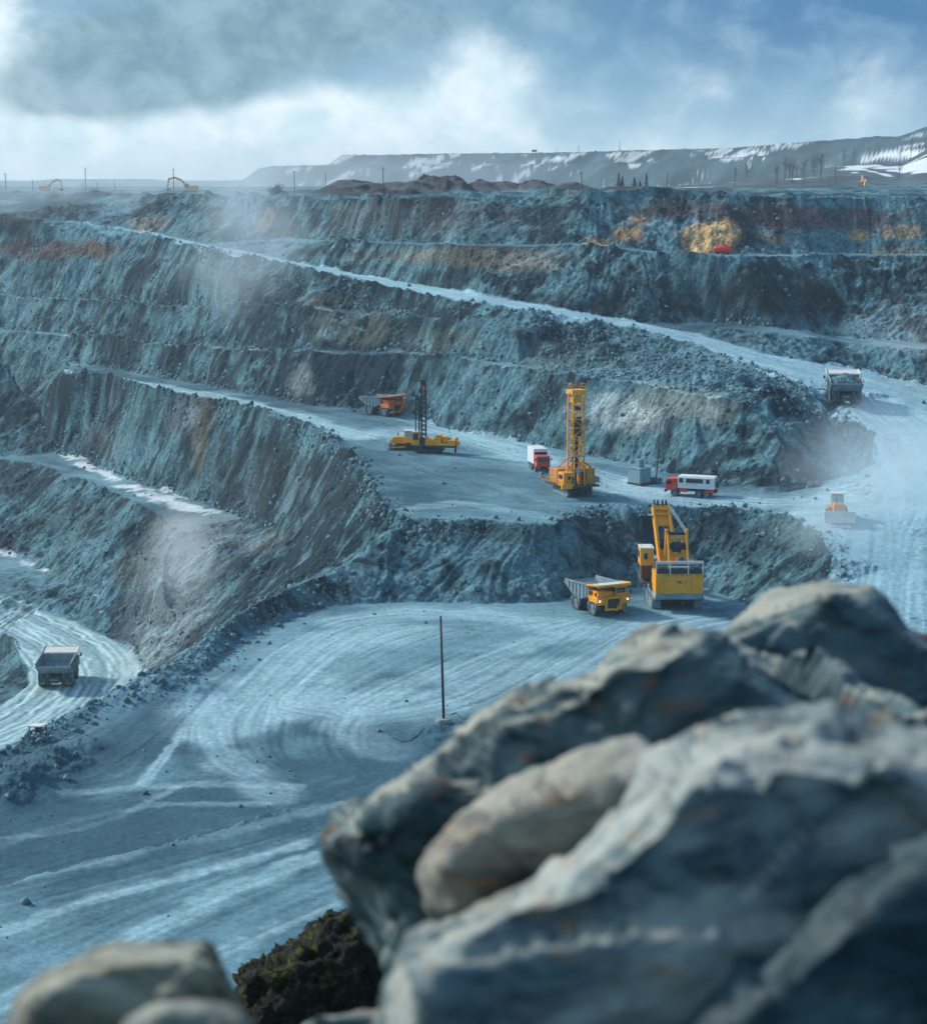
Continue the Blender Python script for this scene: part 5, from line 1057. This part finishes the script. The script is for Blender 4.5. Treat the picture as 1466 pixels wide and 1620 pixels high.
for k in range(10):
    m = var == k; v = RV[k][None] * sz[m][:, None, None]; c_, s_ = np.cos(th_[m])[:, None], np.sin(th_[m])[:, None]
    allv[m, :, 0] = v[..., 0] * c_ - v[..., 1] * s_; allv[m, :, 1] = v[..., 0] * s_ + v[..., 1] * c_; allv[m, :, 2] = v[..., 2]
px_, py_ = XX[pj, pi_] + _rng.randn(len(pick)) * .2, YY[pj, pi_] + _rng.randn(len(pick)) * .2
allv[..., 0] += px_[:, None]; allv[..., 1] += py_[:, None]; allv[..., 2] += (sample(H, px_, py_) + sz * .12)[:, None]
fa = (RF[None] + (np.arange(len(pick)) * NV)[:, None, None]).reshape(-1, 3)
me = bpy.data.meshes.new('rubble'); me.vertices.add(len(pick) * NV); me.vertices.foreach_set('co', allv.astype(np.float32).ravel()); me.loops.add(fa.size); me.loops.foreach_set('vertex_index', fa.ravel().astype(np.int32))
me.polygons.add(len(fa)); me.polygons.foreach_set('loop_start', np.arange(0, fa.size, 3, dtype=np.int32)); me.polygons.foreach_set('loop_total', np.full(len(fa), 3, np.int32)); me.update(calc_edges=True); me.materials.append(STONE)
ro = bpy.data.objects.new('rubble', me); COL.objects.link(ro); ro['kind'] = 'stuff'
bmesh_rocks = []
for k in range(4):
    m_ = MB(); m_.add(RV[k], [tuple(f) for f in RF]); bmesh_rocks.append(m_.mesh('boulder', STONE))
for i, (px, py, s_) in enumerate([(585,908,.9),(612,935,.8),(640,930,1.1),(668,925,.8),(720,938,.7),(755,932,.9),(790,940,.8),(820,930,1.0),(480,950,.9),(497,940,.7),(852,943,.8),(560,935,.8),(690,945,.6),(735,920,.6),(600,925,.7),(905,940,.6),(1000,925,.9),(1150,930,.8),(1180,950,.9),(1230,940,.9),(445,960,.7),(1262,745,.8),(1240,760,.9),(1215,748,.8),(1290,790,.6),(1308,776,.6),(1190,730,.8),(1165,745,.7),(1135,735,.6),(1100,740,.7),(1060,725,.7),(1025,718,.6),(985,705,.7),(90,1215,.8),(105,1232,.9),(60,1225,.9),(35,1245,.8),(120,1195,.7),(15,1260,.9),(75,1200,.7)]):
    g = ground(px, py); o = bpy.data.objects.new('boulder', bmesh_rocks[i % 4]); COL.objects.link(o); o.location = g + Vector((0, 0, .1)); o.rotation_euler = (0, 0, i * 1.3); o.scale = (s_ * .8,) * 3
    tag(o, 'angular grey boulder among the rubble at the foot of a bench', 'boulder', 'large boulders along the bench toes')
# ore heaped in the loaded truck
lp_ = LT.matrix_basis; me = bpy.data.meshes.new('ore_load'); m_ = MB(); r_ = np.random.RandomState(8)
for k in range(420):
    x, y = r_.uniform(-2.7, 2.7), r_.uniform(-5.7, 1.4); s_ = r_.uniform(.18, .5); z = 4.25 + 1.5 * math.exp(-((x / 2.0) ** 2 + ((y + 2.4) / 3.4) ** 2)) - .25
    m_.add(RV[k % 10] * s_ + np.array([x, y, z]), [tuple(f) for f in RF])
m_.prism([(-5.7, 4.2), (-2, 4.9), (1.2, 4.5), (1.2, 3.4), (-1, 2.7), (-3, 2.8)], -2.6, 2.6)
oo = m_.build('ore_load', STONE); tag(oo, 'dark heaped ore filling the body of the truck on the ramp', 'ore load'); oo.matrix_basis = lp_
# ------------------------------------------------------------------ the rim under the camera, and the boulders lying on it
from mathutils import noise as mn
def nv(v): return Vector((mn.noise(v + Vector((11.3, 4.7, 2.1))), mn.noise(v + Vector((-7.9, 31.2, 8.8))), mn.noise(v + Vector((5.5, -13.4, 47.6))))) * 1.3
def _ruv(c):
    v = nv(c * 7.31 + Vector((3.3, 1.1, 9.7))); return v.normalized() if v.length > 1e-6 else Vector((0, 0, 1))
def rimz(y): return np.interp(y, [-30, 1, 2.6, 4, 6, 9, 13, 20, 30, 40, 52, 75, 104, 108], [-1.7, -1.75, -2.1, -2.7, -3.6, -5.0, -6.8, -10.2, -14.8, -19.2, -27, -48, -66.6, -67])
gx_ = np.linspace(-75, 75, 151); gy_ = np.concatenate([np.linspace(-30, 0, 12), np.linspace(.5, 20, 50), np.linspace(21, 108, 70)])
v_, f_ = [], []
for j, y in enumerate(gy_):
    for x in gx_:
        w = .22 + .04 * max(0, y); v_.append((x, y, float(rimz(y)) + w * mn.fractal(Vector((x * .25, y * .25, 3.)), .9, 2., 4) * (1 if y < 100 else .2) - .25 * w))
nx = len(gx_)
for j in range(len(gy_) - 1):
    for i in range(nx - 1): a = j * nx + i; f_.append((a, a + 1, a + nx + 1, a + nx))
me = bpy.data.meshes.new('rim_ground'); me.from_pydata(v_, [], f_); me.polygons.foreach_set('use_smooth', [True] * len(f_))
ca = me.attributes.new('earth', 'FLOAT_COLOR', 'POINT'); ca.data.foreach_set('color', np.tile(np.array([.10, .14, .15, 1], np.float32), len(v_))); me.materials.append(gm_)
o = bpy.data.objects.new('rim_ground', me); COL.objects.link(o); o['kind'] = 'structure'
def rock_mat(name, dark, mid, pale, warm, warm_amt, sc=1., top=.7):
    m, t, b = newmat(name); oc = t.node('ShaderNodeTexCoord').outputs['Object']
    oc0 = oc; mpn = t.node('ShaderNodeMapping'); mpn.inputs['Rotation'].default_value = (0, .75, 0); mpn.inputs['Scale'].default_value = (.75, 1, 1.6); t.link(oc0, mpn.inputs['Vector']); oc = mpn.outputs[0]
    n1_ = t.noise(oc, 3.2 * sc, 7, .62, .6); n2_ = t.noise(oc, 5.5 * sc, 6, .65, .3); n3_ = t.noise(oc, 1.3 * sc, 5, .6, 1.0); n4_ = t.noise(oc, 16 * sc, 4, .6)
    c = t.mix(t.ramp(n1_, .34, .60), dark, mid); c = t.mix(t.math('MULTIPLY', t.ramp(n3_, .44, .58), .95), c, pale); c = t.mix(t.math('MULTIPLY', t.ramp(n2_, .56, .66), warm_amt), c, warm); c = t.mix(t.math('MULTIPLY', t.ramp(n2_, .44, .34), .5), c, dark)
    c = t.mix(t.ramp(n4_, .3, .7), c, t.mix(.35, c, pale)); ge = t.node('ShaderNodeNewGeometry'); sp_ = t.node('ShaderNodeSeparateXYZ'); t.link(ge.outputs['True Normal'], sp_.inputs[0])     # pale upper sides: settled dust and lichen, plus a painted cream lit edge
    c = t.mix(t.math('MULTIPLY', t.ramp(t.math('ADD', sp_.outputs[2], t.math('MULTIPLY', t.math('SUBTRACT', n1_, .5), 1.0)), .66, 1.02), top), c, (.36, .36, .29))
    t.link(c, b.inputs['Base Color']); b.inputs['Roughness'].default_value = .8; b.inputs['Specular IOR Level'].default_value = .25
    bump(t, b, t.math('ADD', n1_, t.math('MULTIPLY', n2_, .5)), .6, .06); return m
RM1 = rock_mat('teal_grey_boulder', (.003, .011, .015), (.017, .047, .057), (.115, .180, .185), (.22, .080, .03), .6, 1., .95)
RM2 = rock_mat('pale_mottled_boulder', (.008, .030, .044), (.085, .155, .175), (.34, .385, .36), (.36, .20, .08), .9)
RM3 = rock_mat('tan_boulder', (.03, .035, .035), (.13, .13, .115), (.29, .28, .235), (.30, .16, .06), .6)
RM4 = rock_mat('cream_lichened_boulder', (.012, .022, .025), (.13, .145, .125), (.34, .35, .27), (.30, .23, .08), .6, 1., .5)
RM5 = rock_mat('near_black_boulder', (.003, .010, .015), (.014, .040, .052), (.06, .11, .125), (.10, .04, .02), .4, 1., .15)
def big_rock(label, outline, D0, th, mat, vox=.028, disp=.10, seed=0, bulge=.84, lean=0., extra=(), grain=1.):
    """boulder of real thickness: rings through its outline from the near side to the far side, made one solid and broken up"""
    m = MB(); cx = sum(p[0] for p in outline) / len(outline); cy = sum(p[1] for p in outline) / len(outline); n = len(outline); rings = []
    for q, k in ((0., bulge), (.10, .95), (.40, 1.0), (.80, .95), (1., .70)):
        D = D0 + th * q; ring = []
        for (px, py) in outline:
            u, r = ray(cx + (px - cx) * k, cy + (py - cy) * k + lean * q); Dk = D0 + th * .45 if k == 1. else D; ring.append((u * Dk, D, -r * Dk))
        rings.append(ring)
    rj = random.Random(seed); amp_ = .022 * D0 / 5; rings = [[(x + rj.uniform(-amp_, amp_), y + rj.uniform(-amp_, amp_) * 1.5, z + rj.uniform(-amp_, amp_)) if a != 2 else (x, y + rj.uniform(-amp_, amp_) * 3, z) for (x, y, z) in rg] for a, rg in enumerate(rings)]
    vv = [p for rg in rings for p in rg]; ff = [(a * n + i, a * n + (i + 1) % n, (a + 1) * n + (i + 1) % n, (a + 1) * n + i) for a in range(4) for i in range(n)]
    c0 = Vector((0, 0, 0)); [c0.__iadd__(Vector(p)) for p in rings[0]]; c1 = Vector((0, 0, 0)); [c1.__iadd__(Vector(p)) for p in rings[4]]
    vv += [tuple(c0 / n + Vector((0, -.06 * th, 0))), tuple(c1 / n)]; N0 = len(vv) - 2; ff += [(N0, (i + 1) % n, i) for i in range(n)] + [(N0 + 1, 4 * n + i, 4 * n + (i + 1) % n) for i in range(n)]
    m.add(vv, ff)
    for (px, py, D, rx, ry, rz_) in extra:       # knobs and ledges that belong to the same stone
        u, r = ray(px, py); bm = bmesh.new(); bmesh.ops.create_icosphere(bm, subdivisions=2, radius=1.); m.add([(v.co.x * rx + u * D, v.co.y * ry + D, v.co.z * rz_ - r * D) for v in bm.verts], [tuple(v.index for v in f.verts) for f in bm.faces]); bm.free()
    o = m.build('boulder', mat); rm = o.modifiers.new('r', 'REMESH'); rm.mode = 'VOXEL'; rm.voxel_size = vox; sm = o.modifiers.new('s', 'SMOOTH'); sm.iterations = 1
    dg = bpy.context.evaluated_depsgraph_get(); dg.update(); me = bpy.data.meshes.new_from_object(o.evaluated_get(dg)); o.modifiers.clear(); o.data = me
    N = len(me.vertices); co = np.empty(N * 3, np.float32); me.vertices.foreach_get('co', co); co = co.reshape(-1, 3); no = np.empty(N * 3, np.float32); me.vertices.foreach_get('normal', no); no = no.reshape(-1, 3)
    off = Vector((seed * 3.1, seed * 1.7, seed)); dv = np.empty(N)
    for i in range(N):
        p = Vector(co[i]); v = p * .85 * grain + off; q_ = Vector((v.x * .8 + v.z * .5, v.y, v.z * 1.3 - v.x * .6)) + nv(v) * .12; w, c_ = mn.voronoi(q_); c_ = c_[0]
        q2 = v * 2.7 + nv(v * 2) * .3; w2, c2_ = mn.voronoi(q2); c2_ = c2_[0]
        # every broken plane leans its own way
        dv[i] = (q_ - c_).dot(_ruv(c_)) * 1.5 + (min(w[1] - w[0], .05) - .04) * 1.6 + (q2 - c2_).dot(_ruv(c2_)) * .75 + mn.fractal(p * 3.8 + off, .6, 2.1, 5) * .22
    co = co + no * (dv * disp)[:, None].astype(np.float32); me.vertices.foreach_set('co', co.ravel()); me.polygons.foreach_set('use_smooth', [True] * len(me.polygons)); me.update(); me.materials.clear(); me.materials.append(mat)
    tag(o, label, 'boulder', 'blurred boulders on the near rim'); return o
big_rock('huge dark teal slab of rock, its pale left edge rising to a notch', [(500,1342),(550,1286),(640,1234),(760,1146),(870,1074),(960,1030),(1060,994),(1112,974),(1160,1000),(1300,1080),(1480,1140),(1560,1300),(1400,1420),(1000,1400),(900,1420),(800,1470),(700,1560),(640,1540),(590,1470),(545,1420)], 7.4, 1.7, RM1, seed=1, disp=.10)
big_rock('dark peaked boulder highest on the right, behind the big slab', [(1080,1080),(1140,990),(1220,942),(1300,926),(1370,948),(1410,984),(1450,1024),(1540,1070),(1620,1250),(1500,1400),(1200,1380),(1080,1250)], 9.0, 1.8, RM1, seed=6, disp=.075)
big_rock('rounded tan boulder wedged under the dark slab', [(676,1390),(690,1340),(740,1304),(830,1276),(930,1246),(1010,1215),(1120,1210),(1140,1420),(900,1490),(760,1465),(700,1440)], 6.3, .9, RM3, seed=9, disp=.12, vox=.022)
big_rock('largest pale mottled boulder filling the lower right corner', [(575,1680),(612,1570),(668,1480),(740,1438),(860,1398),(940,1340),(1010,1270),(1080,1190),(1150,1160),(1300,1148),(1440,1160),(1620,1200),(1750,1500),(1700,1900),(1200,2100),(700,2000)], 5.0, 1.5, RM2, seed=14, disp=.10, vox=.024)
big_rock('dark rough rock at the bottom right corner, nearest the lens', [(1010,1780),(1100,1640),(1190,1550),(1290,1470),(1390,1400),(1560,1300),(1750,1600),(1700,1950),(1250,2000)], 4.4, 1.0, RM5, seed=21, disp=.10, vox=.022)
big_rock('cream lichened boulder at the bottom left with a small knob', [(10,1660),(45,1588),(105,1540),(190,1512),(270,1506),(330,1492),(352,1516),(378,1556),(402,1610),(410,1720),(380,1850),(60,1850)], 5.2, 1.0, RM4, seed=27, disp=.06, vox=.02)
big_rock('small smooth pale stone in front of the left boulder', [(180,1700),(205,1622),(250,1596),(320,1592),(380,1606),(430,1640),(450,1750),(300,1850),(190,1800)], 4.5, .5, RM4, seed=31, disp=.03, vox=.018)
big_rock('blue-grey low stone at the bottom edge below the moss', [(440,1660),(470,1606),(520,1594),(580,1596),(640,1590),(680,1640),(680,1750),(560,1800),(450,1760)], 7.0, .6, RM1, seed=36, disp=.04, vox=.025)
# mossy outcrop lower on the slope
MOSS, t, b = newmat('moss_and_dark_soil'); oc = t.node('ShaderNodeTexCoord').outputs['Object']; a1 = t.noise(oc, 1.6, 6, .65); a2 = t.noise(oc, 7., 6, .7); a3 = t.noise(oc, .9, 4, .6)
c = t.mix(t.ramp(a2, .35, .65), (.006, .006, .004), (.035, .030, .018)); c = t.mix(t.math('MULTIPLY', t.ramp(a1, .50, .62), .9), c, t.mix(t.ramp(a2, .4, .6), (.018, .026, .004), (.13, .16, .018))); c = t.mix(t.math('MULTIPLY', t.ramp(a2, .66, .72), .7), c, (.14, .14, .12))
t.link(c, b.inputs['Base Color']); b.inputs['Roughness'].default_value = 1.; bump(t, b, t.math('ADD', a2, a1), 1., .25)
ol = [(375,1640),(388,1535),(430,1525),(455,1503),(478,1500),(500,1470),(530,1456),(560,1455),(600,1452),(660,1440),(760,1500),(780,1700),(560,1760),(400,1740)]
m = big_rock('mossy dark green outcrop on the slope between the boulders', ol, 36., 6., MOSS, vox=.075, disp=.16, seed=41, bulge=.75, grain=2.4)
m.name = 'mossy_outcrop'; m['category'] = 'outcrop'; del m['group']
N = len(m.data.vertices); co = np.empty(N * 3, np.float32); m.data.vertices.foreach_get('co', co); co = co.reshape(-1, 3); no = np.empty(N * 3, np.float32); m.data.vertices.foreach_get('normal', no); no = no.reshape(-1, 3)
dv = np.array([mn.fractal(Vector(p) * 3.2, .5, 2.2, 4) for p in co]); co += no * (dv * .10)[:, None].astype(np.float32); m.data.vertices.foreach_set('co', co.ravel()); m.data.update()

for o in [q for q in bpy.data.objects if q.type == 'MESH' and q.parent is not None and q.name.split('.')[0] in ('window', 'mudguard', 'air_filter', 'louvre', 'motor', 'vent_slot', 'boom_platform', 'hoist_rope', 'side_locker', 'push_arm', 'cradle', 'drill_rod', 'roof_frame', 'access_ladder', 'electrical_cabinet', 'panel_seam', 'walkway')]:
    split_loose(o)
# ------------------------------------------------------------------ air
def haze_box():
    me = bpy.data.meshes.new('haze'); bm = bmesh.new(); bmesh.ops.create_cube(bm, size=1.0)
    for v in bm.verts: v.co = Vector((v.co.x * 3400, 2000 + v.co.y * 4700, (v.co.z + .5) * 172 - 112))
    bm.to_mesh(me); bm.free(); o = bpy.data.objects.new('haze', me); COL.objects.link(o); o['kind'] = 'stuff'
    m = bpy.data.materials.new('thin_dusty_air'); m.use_nodes = True; m.node_tree.nodes.clear(); t = NT(m.node_tree)
    v = t.node('ShaderNodeVolumePrincipled'); v.inputs['Color'].default_value = (.72, .88, .95, 1); v.inputs['Density'].default_value = .00013; v.inputs['Anisotropy'].default_value = .3
    oo = t.node('ShaderNodeOutputMaterial'); t.link(v.outputs[0], oo.inputs['Volume']); me.materials.append(m)
haze_box()
def dust(px, py, D, rx, ry, rz_, dens, col, seed, lift=0., sc=.06, thr=.46):
    """a puff of dust hanging in the air over the ground: a closed blob of patchy volume"""
    u, r = ray(px, py); c = Vector((u * D, D, -r * D + lift)); me = bpy.data.meshes.new('dust_cloud'); bm = bmesh.new(); bmesh.ops.create_icosphere(bm, subdivisions=3, radius=1.)
    for v in bm.verts: v.co = Vector((v.co.x * rx, v.co.y * ry, v.co.z * rz_))
    bm.to_mesh(me); bm.free(); o = bpy.data.objects.new('dust_cloud', me); COL.objects.link(o); o.location = c; o['kind'] = 'stuff'
    m = bpy.data.materials.new('hanging_dust'); m.use_nodes = True; m.node_tree.nodes.clear(); t = NT(m.node_tree); oc = t.node('ShaderNodeTexCoord').outputs['Object']
    sc_ = t.node('ShaderNodeVectorMath', operation='DIVIDE'); t.link(oc, sc_.inputs[0]); sc_.inputs[1].default_value = (rx, ry, rz_); ln = t.node('ShaderNodeVectorMath', operation='LENGTH'); t.link(sc_.outputs[0], ln.inputs[0])
    fall = t.ramp(ln.outputs['Value'], 1.0, .25); of = t.node('ShaderNodeVectorMath', operation='ADD'); t.link(oc, of.inputs[0]); of.inputs[1].default_value = (seed * 31., seed * 17., 0)
    n = t.noise(of.outputs[0], sc, 3, .6, .4); d = t.math('MULTIPLY', t.math('MULTIPLY', t.ramp(n, thr - .12, thr + .22), fall), dens)
    v = t.node('ShaderNodeVolumePrincipled'); v.inputs['Color'].default_value = (*col, 1); t.link(d, v.inputs['Density']); v.inputs['Anisotropy'].default_value = .45
    oo = t.node('ShaderNodeOutputMaterial'); t.link(v.outputs[0], oo.inputs['Volume']); me.materials.append(m)
DC = (.86, .965, 1.0)
dust(1400, 760, 322, 20, 34, 11, .055, DC, 1, 2., .05, .42); dust(1335, 835, 305, 14, 14, 7, .055, DC, 2); dust(1350, 655, 376, 13, 12, 5, .05, DC, 3)
dust(400, 400, 470, 20, 36, 20, .030, DC, 4, 6., .05, .48); dust(350, 470, 460, 14, 22, 12, .030, DC, 9, 3., .07, .48); dust(285, 880, 396, 9, 12, 14, .055, (.90, .97, .98), 5); dust(180, 325, 640, 90, 50, 12, .012, DC, 6, 3.)
dust(330, 284, 1500, 340, 160, 30, .0042, DC, 7, 4, .008, .38)
print('TOTAL TIME', round(_time.time() - _t0, 1))
